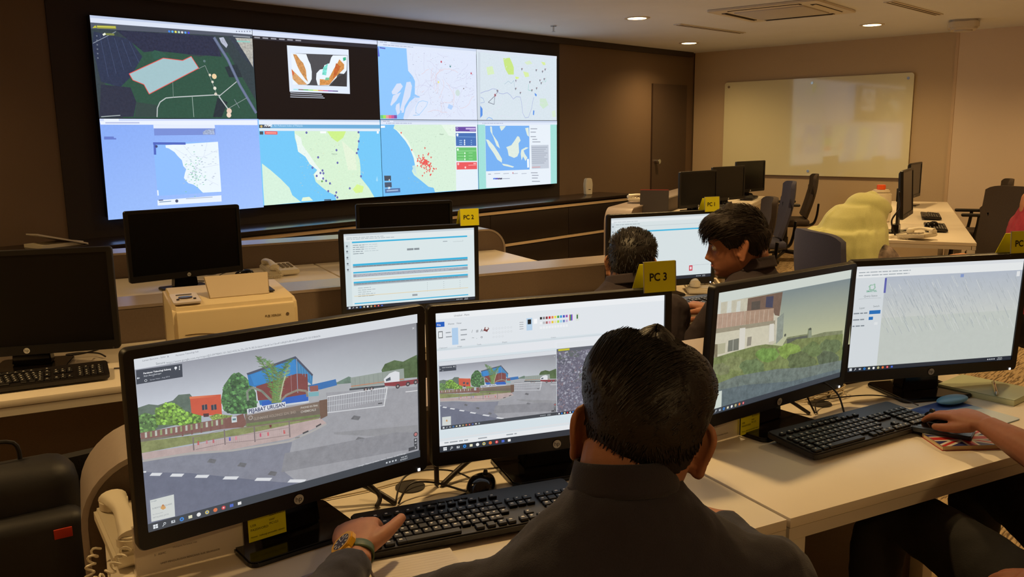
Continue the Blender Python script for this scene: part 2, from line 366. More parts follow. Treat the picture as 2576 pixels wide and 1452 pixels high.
# ------------------------------------------------------------ wall console
cs=empty('wall_console',(0,YB,0),0,'long dark low cabinet with pale channel strips under the video wall','cabinet')
X0,X1=-1.3,5.68; CD=.5
m_cab=mat('dark_brown_cabinet',rgb(40,31,26),.4,noise=.08,nscale=90); m_strip=mat('pale_metal_channel',rgb(205,182,150),.35)
MB().box(((X0+X1)/2,-CD/2,.4),(X1-X0-.04,CD-.04,.74)).build('carcass',m_cab,cs)
MB().box(((X0+X1)/2,-CD/2-.005,.785),(X1-X0,CD+.01,.03),bev=.003).build('top',mat('dark_gloss_top',rgb(42,32,27),.25),cs)
for z in (.742,.42):
    MB().box(((X0+X1)/2,-CD+.012,z),(X1-X0-.02,.024,.024)).box(((X0+X1)/2,-CD-.002,z-.010),(X1-X0-.02,.01,.006)).build('channel_strip',m_strip,cs)
n=6
for r,(za,zb) in enumerate(((.44,.722),(.09,.402))):
    for k in range(n):
        w=(X1-X0)/n; MB().box((X0+w*(k+.5),-CD+.011,(za+zb)/2),(w-.006,.02,zb-za),bev=.002).build('drawer_front' if r==0 else 'door',m_cab,cs)
MB().box(((X0+X1)/2,-CD/2+.03,.03),(X1-X0-.1,CD-.12,.06)).build('plinth',m_cab,cs)
rb=empty('wireless_router',(5.22,YB-.2,.80),R(-15),'white upright router box standing on the dark wall console','router')
MB().prism([(-.042,0),(.042,0),(.05,.12),(.036,.185),(-.036,.185),(-.05,.12)],-.03,.03,mt=Matrix.Rotation(PI/2,4,'X'),bev=.008).build('case',m_white,rb)
MB().box((0,-.0305,.06),(.03,.002,.008)).build('vent_slot',m_dgrey,rb)
# ------------------------------------------------------------ whiteboard on the right wall
wbd=empty('whiteboard',(XR-.003,-1.58,1.52),0,'large frosted glass whiteboard on the tan wall','whiteboard')
mt=Matrix(((0,0,1,0),(1,0,0,0),(0,1,0,0),(0,0,0,1)))
MB().prism(rrect(2.32,1.155,.035),-.034,-.026,mt=mt,bev=.001).build('glass_sheet',mat('pale_green_glass',rgb(240,238,205),.07,spec=.8,coat=.5),wbd)
for y,z in ((1.1,.52),(-1.1,.52),(0,.52),(0,-.52),(1.1,-.52),(-1.1,-.52)):
    MB().cyl((-.017,y,z),.011,.034,'X').cyl((-.037,y,z),.016,.006,'X').build('standoff_stud',m_chrome,wbd)
# ------------------------------------------------------------ desks
HDK=.73
def desk(name_loc,rz,label,w=1.2,dp=.6,group=None,pedestal=False):
    o=empty('desk',name_loc,rz,label,'desk',group)     # origin: front left corner on the floor; x along, y back
    g=.002
    MB().box((w/2,dp/2,HDK-.011),(w-g,dp,.022),bev=.002).build('desk_top',m_lam,o)
    MB().box((w/2,.014,HDK-.036),(w-g,.024,.026)).box((w/2,dp-.014,HDK-.036),(w-g,.024,.026)).box((.02,dp/2,HDK-.036),(.03,dp-.06,.026)).box((w-.02,dp/2,HDK-.036),(.03,dp-.06,.026)).build('under_frame',m_wsteel,o)
    for x in (.026,w-.026):
        for y in (.03,dp-.03): MB().box((x,y,(HDK-.049)/2),(.048,.05,HDK-.049),bev=.003).build('leg',m_wsteel,o)
    MB().box((w/2,dp-.06,.45),(w-.11,.016,.46)).build('modesty_panel',m_bface,o)
    for x in (w*.5,): MB().cyl((x,dp-.10,HDK+.0015),.032,.003).build('cable_grommet',m_dgrey,o)
    return o
A_=-A20
rows=[(1.17,[0-.012,1.195],['nearest white desk under the street view and paint monitors','nearest white desk at right, with the flag notebook on it']),
 (2.83,[-.76,.45,1.66],['white desk at left edge with the big dark monitor and keyboard','middle row white desk carrying the printer','middle row white desk behind PC 1 monitor']),
 (4.49,[-1.18,.03,1.24],['back row white desk at far left, mostly hidden','back row white desk with desk phone and dark monitor','back row white desk end in front of the wall console'])]
for t,ss,ll in rows:
    for s,l in zip(ss,ll): desk(ST(s,t,0),A_,l,group='white desks in angled rows')
def partition(loc,rz,length,label,D=.22,Hh=.87,Rr=.14,legend=True):
    o=empty('desk_partition',loc,rz,label,'partition','brown desk partitions')
    def outline(i):
        P=[(i,0),(length-i,0)]; r=Rr-i
        for k in range(11): a=R(90*k/10); P.append((length-i-r+r*math.cos(a),Hh-i-r+r*math.sin(a)))
        for k in range(11): a=R(90+90*k/10); P.append((i+r+r*math.cos(a),Hh-i-r+r*math.sin(a)))
        return P
    mt=Matrix(((1,0,0,0),(0,0,1,0),(0,1,0,0),(0,0,0,1)))
    MB().prism(outline(.006),.006,D-.006,mt=mt).build('panel',m_bface,o)
    P=outline(0);Q=outline(.012); bm=bmesh.new()
    rings=[[bm.verts.new((x,y,z)) for x,z in q] for q,y in ((Q,0.004),(P,0.0),(P,D),(Q,D-.004))]
    for a,b in zip(rings,rings[1:]):
        for k in range(1,len(a)): kk=(k+1)%len(a); bm.faces.new((a[k],b[k],b[kk],a[kk]))
    bmesh.ops.recalc_face_normals(bm,faces=bm.faces); mb=MB(); mb.bm.free(); mb.bm=bm; mb.build('ledge',m_rim,o,ang=50)
    return o
partition(ST(-.05,1.775,0),A_,2.52,'rounded brown partition behind the nearest desk')
partition(ST(-.8,3.435,0),A_,3.72,'brown partition behind the printer and PC 2')
partition(ST(-1.22,5.095,0),A_,3.74,'brown partition behind the back row, rounded right end in front of the console')
# right-hand pods, along heading 19.5 degrees
AP=R(19.5); UP=Vector((math.cos(AP),math.sin(AP),0)); NP=Vector((-math.sin(AP),math.cos(AP),0))
LP=Vector((3.33,-2.057,0)); 
for k in range(3): desk(LP-NP*.6+UP*(1.21*k+.02),AP,['nearest desk of the far pod beside its partition end','middle desk of the far pod below the dark monitors','far pod desk closest to the whiteboard'][k],group='white desks of the far pod')
partition(LP+NP*.005,AP,3.9,'partition of the far pod with sloping pale ledge near the router')
RP=Vector((3.83,-4.51,0))
for k in range(3): desk(RP+UP*(1.21*k),AP,['nearest desk of the right pod with phone and keyboard','middle desk of the right pod','right pod desk against the beige wall'][k],dp=.72,group='white desks of the right pod')
# ------------------------------------------------------------ monitors
MW,MH=.531,.2988
def monitor(name,cen,yaw,tilt,label,cv=None,foot=True,basez=HDK,lift=0,hp=True,group=None,led=True,base_rot=0):
    # cen: centre of the lit panel in the room; the Empty stands on the desk under it
    yaw=R(yaw); tl=R(tilt); o=empty('monitor',(cen[0],cen[1],basez),yaw,label,'monitor',group); hc=cen[2]-basez
    T=Matrix.Translation((0,0,hc))@Matrix.Rotation(-tl,4,'X')
    mt=T@Matrix(((1,0,0,0),(0,0,1,0),(0,1,0,-.007),(0,0,0,1)))      # plane x,z ; depth y
    out=rrect(.567,.347,.012); bm=bmesh.new()
    # frame front ring and back shell
    inn=rrect(MW,MH,.001,cy=.007)
    def ring(P,y): return [bm.verts.new((x,y,z)) for x,z in P]
    n=len(out); o1=ring(out,-.001);o0=ring([(x*.994,z*.992) for x,z in out],-.004);i0=ring(inn,-.003);i1=ring(inn,.003)
    b1=ring(out,.016);b2=ring([(x*.93,z*.9) for x,z in out],.03);b3=ring([(x*.55,z*.6-.01) for x,z in out],.046)
    for a,b in ((i1,i0),(i0,o0),(o0,o1),(o1,b1),(b1,b2),(b2,b3)):
        for k in range(n): bm.faces.new((a[k],a[(k+1)%n],b[(k+1)%n],b[k]))
    bm.faces.new(b3); bmesh.ops.recalc_face_normals(bm,faces=bm.faces)
    bmesh.ops.transform(bm,matrix=T@Matrix.Translation((0,0,-.007)),verts=bm.verts)
    mb=MB(); mb.bm.free(); mb.bm=bm; body=mb.build('housing',m_black,o,ang=40)
    if cv:
        s=cv.build('display',o,(0,0,0)); s.matrix_local=T@Matrix.Translation((-MW/2,0.0015,-MH/2))@Matrix.Rotation(PI/2,4,'X')
        s['label']='lit display'
    else:
        s=MB().box((0,.002,0),(MW,.001,MH)).xf(T).build('display',m_darkscr,o); s['label']='dark switched-off display'
    if hp:
        lg=Canvas(.022,.022,step=.0001); lg.discuv(.011,.011,.0095,(205,205,200),24); lg.text('hp',.17,.66,.62,(40,40,42),rot=0)
        l=lg.build('logo',o,(0,0,0),m=M_PRT); l.matrix_local=T@Matrix.Translation((-.011,-.0052,-MH/2-.031+.004))@Matrix.Rotation(PI/2,4,'X')
    if led: MB().box((MW/2-.004,-.0048,-MH/2-.026),(.006,.002,.006),bev=.001).xf(T).build('power_light',m_led if cv else m_dgrey,o)
    # neck and foot
    top=hc-.02
    MB().prism([(-.055,0),(.055,0),(.048,top-.012),(-.048,top-.012)],0,.016,mt=Matrix.Translation((0,.064,.012))@Matrix(((1,0,0,0),(0,0,-1,0),(0,1,0,0),(0,0,0,1))),bev=.003).box((0,.055,hc-.02),(.12,.03,.1),bev=.006).build('neck',m_black,o)
    if foot:
        f=MB(); f.prism(rrect(.225,.18,.018),0,.012,mt=Matrix.Rotation(base_rot,4,'Z')@Matrix.Translation((0,.05,0)),bev=.003).prism([(-.06,0),(.06,0),(.055,.05),(-.055,.05)],0,.05,mt=Matrix.Translation((0,.09,.012))@Matrix(((1,0,0,0),(0,0,-1,0),(0,1,0,0),(0,0,0,1))),bev=.004).build('foot',m_gloss,o)
    return o
GRN=(96,120,70)
TB=(38,44,54)
def taskbar(cv,h=.035,full=True,col=TB,n=11,right=True):
    cv.rect(0,1-h,1,1,col)
    C=[(235,240,245),(200,205,210),(200,205,210),(30,130,220),(230,225,190),(235,235,235),(210,190,90),(225,110,50),(205,40,50),(70,100,200),(235,235,235),(150,170,180),(190,60,70)]
    y=1-h/2; cv.z+=cv.step
    for k in range(n):
        x=.022+k*.027; c=C[k%13]
        if k==0:
            for dx in (-1,1):
                for dy in (-1,1): cv.rect(x+dx*.0038-.0032,y+dy*.0065-.0055,x+dx*.0038+.0032,y+dy*.0065+.0055,c,keep=True)
        elif k==1: cv.df(x+.001,y-.003,.0042,c,keep=True); cv.lf([(x,y),(x-.006,y+.012)],.0012,c,keep=True)
        elif k==2: cv.rect(x-.006,y-.008,x+.006,y+.008,c,keep=True)
        elif k in (4,9,10): cv.rect(x-.006,y-.009,x+.006,y+.009,c,keep=True)
        else: cv.df(x,y,.0068,c,keep=True)
    cv.z+=cv.step
    for k in (1,2): cv.df(.023+.027*k,y-.002,.0022,col,keep=True)
    cv.df(.022+.027*3,y,.0028,col,keep=True); 
    if n>6: cv.df(.022+.027*6,y,.003,(60,120,220),keep=True); cv.df(.022+.027*8,y,.003,(240,200,200),keep=True)
    if right:
        cv.text('9:30 AM',.915,y-.002,.014,(220,225,230)); cv.text('8/10/2017',.912,y+.013,.014,(220,225,230),keep=True)
        for k in range(4): cv.rect(.85+k*.013,y-.005,.857+k*.013,y+.006,(200,205,210),keep=True)
def textlines(cv,x0,y0,x1,dy,n,col,h=.006,rd=None,words=True):
    rd=rd or random.Random(int(x0*999+y0*77)); cv.z+=cv.step
    for k in range(n):
        x=x0; e=x1-(x1-x0)*rd.random()*.3
        while x<e:
            w=min(.012+rd.random()*.03,e-x); cv.rect(x,y0+k*dy,x+w,y0+k*dy+h,col,keep=True); x+=w+.005
# --- A: street view in a browser (drawn from the photographed screen plane)
qA=[(336,901.5),(1050.5,791),(1052,1148),(371.5,1339)]
def street(cv,full=True):
    C=cv.crop(280,760,2.0988)
    # sky
    C.poly([(60,200),(1700,20),(1700,700),(60,800)],(176,182,192),.03)
    C.quad([(118,340),(1617,110),(1617,480),(140,620)],[(150,152,164),(140,140,148),(205,212,216),(214,220,230)],.02)
    # far trees and skyline
    C.poly([(140,560),(200,540),(250,545),(330,520),(360,490),(420,485),(450,520),(470,620),(150,700)],(96,112,98),.25)
    C.poly([(1040,440),(1200,425),(1260,395),(1300,410),(1420,380),(1440,460),(1050,480)],(104,128,112),.25)
    C.poly([(1432,362),(1450,330),(1500,310),(1545,318),(1580,300),(1617,282),(1622,420),(1440,400)],(74,98,48),.35)
    # ground
    C.poly([(100,800),(600,760),(930,720),(1060,660),(1140,520),(1140,470),(1617,420),(1625,830),(192,1215)],(158,158,164),.10)
    C.poly([(1040,450),(1617,400),(1617,450),(1140,480),(1150,570),(1060,600)],(172,174,178),.05)
    C.poly([(160,835),(640,790),(960,740),(920,900),(1060,1010),(192,1215)],(130,132,146),.12)
    C.poly([(165,900),(420,905),(760,940),(1000,960),(1060,985),(700,1080),(192,1215)],(104,108,128),.10)
    C.poly([(1180,690),(1617,650),(1617,720),(1180,700)],(146,146,150),.12)
    C.poly([(920,800),(1500,690),(1617,690),(1617,770),(1010,880),(900,900)],(138,138,144),.15)
    for p in ((690,860),(530,840),(850,905),(1310,725),(1290,612)): C.poly([(p[0]-22,p[1]+8),(p[0]-5,p[1]-12),(p[0]+30,p[1]-6),(p[0]+18,p[1]+14)],(108,108,112),.3,keep=True)
    # grass verge, pavement
    C.poly([(150,740),(560,690),(760,650),(940,620),(1100,600),(1110,640),(700,700),(160,800)],(134,140,84),.3)
    C.poly([(150,720),(640,645),(1100,596),(1110,612),(640,665),(152,742)],(120,112,96),.2)
    C.poly([(160,800),(420,760),(940,650),(1110,615),(1140,640),(960,720),(640,780),(170,835)],(188,166,162),.12)
    C.line([(165,842),(420,800),(640,786),(940,738),(1060,686),(1140,645)],.0035,(176,172,168))
    for a,b in (((1085,660),(1112,645)),((1015,695),(1045,682)),((975,722),(1000,712))): C.line([a,b],.003,(60,58,60),keep=True)
    # road dashes
    C.z+=C.step
    for x,y,w in ((202,912,70),(310,916,78),(442,922,80),(590,930,88),(758,937,95),(932,945,100)): C.poly([(x,y+8),(x+14,y-8),(x+w,y-8),(x+w-14,y+8)],(224,226,230),keep=True)
    C.line([(165,900),(185,899)],.0025,(224,226,230),keep=True); C.line([(1555,477),(1617,470)],.0015,(230,230,232),keep=True)
    # orange building
    C.poly([(420,500),(585,488),(590,596),(430,604)],(208,84,48),.06); C.poly([(418,500),(560,490),(560,500),(419,512)],(224,120,76),keep=True)
    for x in (483,532): C.poly([(x,545),(x+28,540),(x+30,568),(x+2,572)],(48,52,68)); C.line([(x+14,541),(x+16,571)],.0007,(190,150,130))
    C.poly([(490,590),(520,588),(520,606),(492,608)],(80,40,36))
    # trees
    def crown(P,c,seed,n=60,rr=16):
        rd=random.Random(seed); C.poly(P,c,.5); xs=[p[0] for p in P]; ys=[p[1] for p in P]
        for q,f in ((.72,.7),(1.25,.7),(1.5,.4)):
            C.z+=C.step
            for k in range(int(n*f)):
                for _ in range(9):
                    x=rd.uniform(min(xs),max(xs)); y=rd.uniform(min(ys),max(ys)); ins=False
                    for i in range(len(P)):
                        (xa,ya),(xb,yb)=P[i],P[i-1]
                        if (ya>y)!=(yb>y) and x<(xb-xa)*(y-ya)/(yb-ya)+xa: ins=not ins
                    if ins: break
                else: continue
                s=rr*rd.uniform(.3,.8); C.poly([(x+math.cos(a*1.05)*s*rd.uniform(.5,1.1),y+math.sin(a*1.05)*s*rd.uniform(.4,.9)) for a in range(6)],tuple(min(255,v*q) for v in c),.3,keep=True)
    crown([(144,600),(180,585),(235,600),(250,660),(200,690),(150,690)],(88,122,62),1,30)
    crown([(232,570),(290,530),(350,540),(400,580),(440,590),(480,600),(480,640),(400,655),(320,650),(240,650)],(106,142,52),2,90)
    crown([(585,520),(600,440),(640,385),(680,370),(720,400),(750,440),(770,480),(775,560),(720,590),(640,592),(600,575)],(66,104,56),3,110)
    crown([(520,605),(560,590),(640,600),(640,616),(540,625)],(120,140,60),4,20,8)
    # warehouse
    C.poly([(724,380),(980,288),(1070,388),(1045,410),(1040,520),(790,545),(770,450),(735,440)],(34,118,186),.06)
    C.poly([(740,385),(975,300),(985,350),(985,400),(760,440)],(44,134,206),.05)
    C.poly([(985,310),(1070,388),(1066,440),(990,380)],(54,128,180),.05)
    C.poly([(720,376),(980,286),(1072,384),(1066,392),(978,300),(726,386)],(72,76,96))
    C.poly([(770,445),(985,378),(1042,380),(1044,470),(1030,500),(780,520)],(126,56,50),.10)
    C.poly([(800,525),(1044,485),(1046,522),(800,555)],(24,92,190),.05)
    C.line([(985,300),(990,480)],.0012,(150,160,180),keep=True); C.line([(955,380),(958,480)],.001,(160,120,120),keep=True)
    for k in range(5): C.line([(1000+k*14,330+k*13),(1003+k*14,376+k*10)],.0008,(90,160,210),keep=True)
    C.poly([(1050,440),(1190,408),(1196,440),(1110,462),(1050,470)],(40,110,180),.05); C.poly([(1052,445),(1096,440),(1098,470),(1056,474)],(146,84,74),.1)
    C.poly([(1046,478),(1100,474),(1100,496),(1048,500)],(120,176,184))
    # palm tree
    C.poly([(862,430),(888,430),(905,530),(850,535)],(122,138,66),.3)
    def frond(P,w,c):
        rd=random.Random(len(P)*7+int(P[0][0])); C.line(P,.0018,tuple(int(v*1.1) for v in c),.3); C.z+=C.step
        for i in range(len(P)-1):
            for k in range(16):
                f=k/16; x=P[i][0]+(P[i+1][0]-P[i][0])*f; y=P[i][1]+(P[i+1][1]-P[i][1])*f; q=w*1.6*(.5+.6*math.sin(PI*(i+f)/(len(P)-1)))
                for sg in (-1,1): C.line([(x,y),(x+sg*q*rd.uniform(.5,1),y-q*rd.uniform(-.1,.7))],.0007,tuple(min(255,int(v*rd.uniform(.75,1.25))) for v in c),.2,keep=True)
    frond([(870,520),(850,440),(835,380),(805,320),(780,288)],20,(88,122,62)); frond([(876,520),(862,400),(850,340),(830,310)],20,(106,142,70))
    frond([(890,520),(905,430),(930,370),(940,330)],14,(128,148,98)); frond([(880,470),(900,380),(930,330),(965,300)],14,(74,116,56))
    frond([(878,500),(890,430),(880,380),(860,340)],22,(96,128,66)); frond([(884,530),(884,470),(892,420),(900,370)],16,(110,140,76))
    C.line([(900,520),(930,490),(990,464),(1035,470),(1040,500)],.004,(142,132,116),.3); C.line([(850,520),(800,470),(750,450),(722,470),(726,520)],.004,(128,134,120),.3)
    C.line([(895,515),(912,430),(925,390)],.002,(190,196,160),keep=True)
    # truck
    C.poly([(1266,400),(1545,352),(1548,420),(1270,455)],(150,160,152),.06); C.line([(1268,446),(1545,408)],.0018,(196,130,96)); C.line([(1260,462),(1445,445)],.004,(70,76,80),.2)
    for k in range(8): C.line([(1290+k*24,400-k*4),(1291+k*24,445-k*3.4)],.0006,(124,132,126),keep=True)
    C.poly([(1440,408),(1470,378),(1500,366),(1522,372),(1522,420),(1444,428)],(226,228,232)); C.poly([(1450,410),(1474,396),(1476,414),(1452,420)],(70,80,92)); C.poly([(1442,428),(1522,420),(1616,408),(1618,430),(1530,446),(1445,444)],(138,38,44),.1)
    for x,y in ((1512,446),(1565,434),(1605,424),(1345,462),(1375,458)): C.disc((x,y),.0048,(48,44,46)); C.disc((x,y),.0022,(170,150,150))
    # white gate
    for k in range(26):
        x=1143+k*12.5; y0=500-k*1.9; C.line([(x,y0),(x-3,y0+84-k*1.0)],.0006,(214,218,224),keep=k>0)
    C.line([(1143,500),(1458,452)],.0016,(228,230,232)); C.line([(1140,584),(1442,548)],.0018,(214,216,220),keep=True); C.line([(1456,452),(1438,550)],.002,(226,228,230),keep=True)
    for f in (.3,.6): C.line([(1142,500+84*f),(1450,452+96*f)],.0007,(210,214,218),keep=True)
    C.poly([(1408,534),(1430,531),(1430,536),(1408,539)],(40,40,44),keep=True)
    # fence of posts
    C.poly([(152,690),(600,612),(640,604),(640,650),(600,668),(155,724)],(134,92,82),.15)
    C.z+=C.step
    for k in range(17):
        x=176+k*27; y=692-k*4.6; C.poly([(x,y-4),(x+11,y-6),(x+12,y+22),(x+1,y+24)],(150,166,112) if k%2 else (190,194,180),.2,keep=True)
    for k in range(6): x=372+k*50; C.poly([(x,652-k*8),(x+9,650-k*8),(x+10,706-k*9),(x+1,708-k*9)],(126,80,72),keep=True)
    # brown boundary wall with company lettering
    C.poly([(600,618),(700,588),(716,640),(700,660),(602,668)],(128,84,72),.1)
    C.poly([(706,590),(1100,520),(1106,600),(1060,618),(716,660)],(124,104,88),.08); C.poly([(1098,520),(1142,512),(1142,600),(1106,618)],(110,80,60),.1)
    C.poly([(716,612),(1100,560),(1104,590),(716,640)],(110,96,82),.08); C.poly([(716,640),(1104,592),(1104,604),(716,656)],(112,128,72),.2)
    C.line([(720,594),(1100,522)],.0022,(170,166,170),keep=True)
    C.disc((738,610),.0042,(170,158,150)); C.disc((738,610),.0026,(124,104,88))
    # street name board, sign plate
    C.poly([(719,564),(922,525),(924,552),(721,590)],(226,230,236))
    C.poly([(636,606),(664,602),(666,632),(638,636)],(206,216,218)); C.poly([(642,614),(660,612),(660,622),(643,624)],(90,130,140))
    # railing with flags
    C.z+=C.step
    for x,y0,y1 in ((432,712,782),(598,672,752),(756,656,738),(940,624,712)): C.line([(x,y0),(x+4,y1)],.0022,(122,108,108),keep=True)
    C.line([(424,716),(600,672),(760,658),(940,626)],.0009,(140,124,120),keep=True); C.line([(446,778),(600,744),(760,728),(944,700)],.0012,(150,130,128),keep=True); C.line([(446,744),(600,712),(760,692),(944,660)],.0009,(150,130,128),keep=True)
    for k in range(44):
        x=450+k*11.1; y=742-(x-450)*.165; C.line([(x,y),(x+1,y+32)],.0008,(196,172,172),keep=True)
    for x,c in ((455,(196,60,66)),(500,(200,120,130)),(535,(190,90,100)),(622,(80,80,190)),(655,(220,130,150)),(784,(200,80,110)),(824,(210,90,100)),(910,(200,70,70))): C.poly([(x,735-(x-455)*.13),(x+9,733-(x-455)*.13),(x+10,752-(x-455)*.13),(x+1,754-(x-455)*.13)],c,keep=True)
    C.poly([(836,648),(848,646),(848,660),(838,662)],(110,40,36),keep=True)
    # browser chrome
    C.poly([(80,250),(1700,0),(1700,98),(80,360)],(222,226,232)); C.poly([(80,270),(1700,15),(1700,55),(80,304)],(236,239,243))
    C.poly([(130,356),(376,322),(379,392),(132,432)],(48,54,68)); 
    C.line([(136,399),(150,397)],.0012,(220,224,230)); C.line([(136,399),(141,394)],.001,(220,224,230),keep=True); C.line([(136,399),(141,403)],.001,(220,224,230),keep=True)
    C.disc((342,344),.0022,(235,238,242)); C.poly([(338,347),(346,346),(342,357)],(235,238,242),keep=True)
    for k in range(3): C.disc((362,336+k*8),.0009,(235,238,242),keep=True)
    C.disc((182,411),.0022,(200,204,210)); C.disc((182,411),.0014,(48,54,68))
    # map controls
    C.disc((1600,697),.0052,(60,56,58)); C.disc((1600,697),.0034,(190,110,110)); C.poly([(1590,720),(1607,716),(1607,755),(1591,760)],(56,56,62)); C.poly([(1562,768),(1608,756),(1608,774),(1562,786)],(56,56,62),keep=True)
    C.line([(1594,728),(1604,726)],.0012,(220,220,224)); C.line([(1599,722),(1599,732)],.0012,(220,220,224),keep=True); C.line([(1594,744),(1604,742)],.0012,(220,220,224),keep=True); C.line([(1595,762),(1600,766),(1596,771)],.001,(220,220,224),keep=True)
    C.line([(1590,136),(1600,144)],.0008,(220,220,224),keep=True); C.line([(1600,134),(1590,146)],.0008,(220,220,224),keep=True)
    # inset map
    C.poly([(201,1046),(328,1014),(334,1130),(208,1160)],(214,218,214)); C.poly([(256,1088),(266,1068),(276,1070),(286,1086),(270,1096)],(214,160,90)); C.disc((270,1072),.0016,(190,120,60))
def stl(C,s,p0,p1,col,bold=False,hk=1):
    a=C.m(p0); b=C.m(p1); V,F=text_polys(s,bold); wd=max(v[0] for v in V); L=math.hypot(b[0]-a[0],b[1]-a[1]); k=L/wd
    C.text(s,a[0]/C.w,1-a[1]/C.h,k/C.h*hk,col,bold,rot=math.atan2(b[1]-a[1],b[0]-a[0]),sx=1/hk)
def stx(C,s,x,y,size,col,bold=False,dx=.06):
    # text set along the local direction of the crop
    a=C.m((x,y)); C.text(s,a[0]/C.w,1-a[1]/C.h,size,col,bold)
cvA=Canvas(MW,MH,qA); cvA.wash=.14; cvA.rect(0,0,1,1,(170,176,186)); street(cvA)
stl(cvA,'Persiaran Teknologi Subang',(169,377),(316,353),(238,240,244),True); stl(cvA,'Shah Alam, Selangor',(171,391),(266,375),(214,218,224)); stl(cvA,'Street View - Aug 2016',(204,411),(310,392),(176,180,190))
stl(cvA,'PEJABAT URUSAN',(726,585),(917,549),(52,58,96),True,1.15); stl(cvA,'GLENMARIE HOLDINGS SDN. BHD.',(752,622),(978,584),(160,146,134),True,1.3)
stl(cvA,'Persiaran Teknologi Sub',(342,282),(464,260),(110,114,124)); stl(cvA,'Laman Bencana - Selan',(164,309),(288,287),(120,124,134)); stx(cvA,'x',296,288,.02,(120,124,134)); stx(cvA,'Secure',236,327,.018,(120,126,134))
stl(cvA,'https://www.google.com.my/maps/@3.0979843,101.5621435,3a,75y,29.7h,90.5t/data=!3m6!1e1!3m4!1sBhJ6Vu8mRkq0lN!2e0!7i13312!8i6656',(292,322),(1108,182),(128,132,142))
stl(cvA,'SUBANG   SQUARE',(212,1094),(318,1066),(140,144,150)); stl(cvA,'Ara Damansara',(214,1124),(270,1110),(150,154,160)); stl(cvA,'PETALING JAYA',(216,1142),(300,1120),(150,154,160)); stl(cvA,'Google',(206,1056),(236,1048),(130,140,150))
stl(cvA,'PHONE 03-7846',(1000,562),(1090,548),(190,184,176),True); stl(cvA,'CHEMICALS',(1000,584),(1080,571),(190,184,176),True)
cvA.df(.052,.105,.0035,(120,124,134),ry=.0045); taskbar(cvA,.05)
cvA.crop(280,760,2.0988); stx(cvA,'Google   Report a problem   Terms   Privacy   (c) 2017 Google',1298,866,.014,(210,212,216))
# --- B: image editor with two pasted screenshots
qB=[(1095.5,788.7),(1670.7,741),(1668,1063),(1105,1137.4)]
def satellite(cv,x0,y0,x1,y1,seed,base=(104,102,118),n=900):
    rd=random.Random(seed); cv.rect(x0,y0,x1,y1,base,.08)
    cv.z+=cv.step
    def bl(n,sz,cs,a=.1):
        cv.z+=cv.step
        for k in range(n):
            x=rd.uniform(x0,x1);y=rd.uniform(y0,y1);w=sz*rd.uniform(.3,1);h=w*rd.uniform(.6,1.6);an=rd.choice((.3,.35,-.9,.25)); c=rd.choice(cs)
            ca,sa=math.cos(an),math.sin(an); P=[(x+(dx*w*ca-dy*h*sa),y+(dx*w*sa+dy*h*ca)*1.4) for dx,dy in ((-.5,-.5),(.5,-.5),(.5,.5),(-.5,.5))]
            P=[(min(x1,max(x0,p)),min(y1,max(y0,q))) for p,q in P]
            if abs((P[0][0]-P[2][0])*(P[0][1]-P[2][1]))>1e-7: cv.pf(P,c,a,keep=True)
    bl(60,.06,((98,104,104),(100,98,114),(112,109,126),(92,94,106)),.08); bl(n,.008,((122,121,136),(112,110,126),(138,138,152),(97,96,112),(118,116,132)),.05); bl(n//4,.009,((164,166,178),(146,146,160),(128,114,124)),.05)
    for k in range(14):
        x=rd.uniform(x0,x1);y=rd.uniform(y0,y1); P=[(x,y)]
        for j in range(4): x+=rd.uniform(-.02,.08);y+=rd.uniform(-.09,.05); P.append((min(x1,max(x0,x)),min(y1,max(y0,y))))
        cv.lf(P,.0009,(160,162,170),keep=k>0)
def miniature(cv,x0,y0,x1,y1):
    """second, smaller street view drawn with the same shapes"""
    sub=Canvas(MW,MH,qA); sub.wash=.14; sub.rect(0,0,1,1,(170,176,186)); street(sub); taskbar(sub,.05,n=12); sub.crop(280,760,2.0988); stl(sub,'PEJABAT URUSAN',(726,585),(917,549),(60,66,96),True,1.15); stl(sub,'Persiaran Teknologi Subang',(169,377),(316,353),(238,240,244),True)
    kx,ky=(x1-x0),(y1-y0); n=len(cv.v)
    cv.v+=[(x0*cv.w+x*kx,(1-y1)*cv.h+y*ky,cv.z+z*.5) for x,y,z in sub.v]; cv.f+=[tuple(n+i for i in f) for f in sub.f]; cv.c+=sub.c; cv.z+=sub.z*.5
cvB=Canvas(MW,MH,qB); cv=cvB; cv.wash=.04; cv.rect(0,0,1,1,(214,224,230))
cv.rect(0,0,1,.25,(226,231,236)); cv.rect(0,0,1,.045,(236,239,242)); cv.rect(0,.065,.03*1.2,.1,(24,92,190)); cv.text('File',.006,.092,.02,(240,240,245)); cv.text('Home   View',.05,.09,.018,(120,126,134)); cv.text('Untitled - Paint',.075,.035,.018,(110,114,120))
cv.lf([(0,.262),(1,.262)],.0008,(196,202,208)); cv.rect(0,.27,1,.33,(228,231,236))
cv.rect(.065,.115,.09,.235,(176,206,236)); cv.rect(.01,.13,.028,.18,(120,124,128)); cv.rect(.0125,.137,.0255,.173,(232,235,238))
for k,(a,b) in enumerate(((.04,.14),(.04,.17),(.1,.13),(.1,.165),(.1,.20))): textlines(cv,a,b,a+.03,.03,1,(160,166,172),.008)
for k in range(6): cv.text('/#A~.o'[k],.145+(k%3)*.018,.16+(k//3)*.045,.03,(110,112,118))
cv.blob(.205,.145,.011,.016,(120,60,60)); cv.blob(.207,.137,.006,.01,(226,226,226))
for k in range(18): cv.df(.235+(k%7)*.0125,.145+(k//7)*.03,.0042,(196,202,208),keep=k>0,n=6); 
for k in range(18): cv.df(.235+(k%7)*.0125,.145+(k//7)*.03,.0032,(228,232,236),keep=k>0,n=6)
for k in range(4): cv.rect(.345,.115+k*.016,.362,.118+k*.016,(120,124,130),keep=k>0)
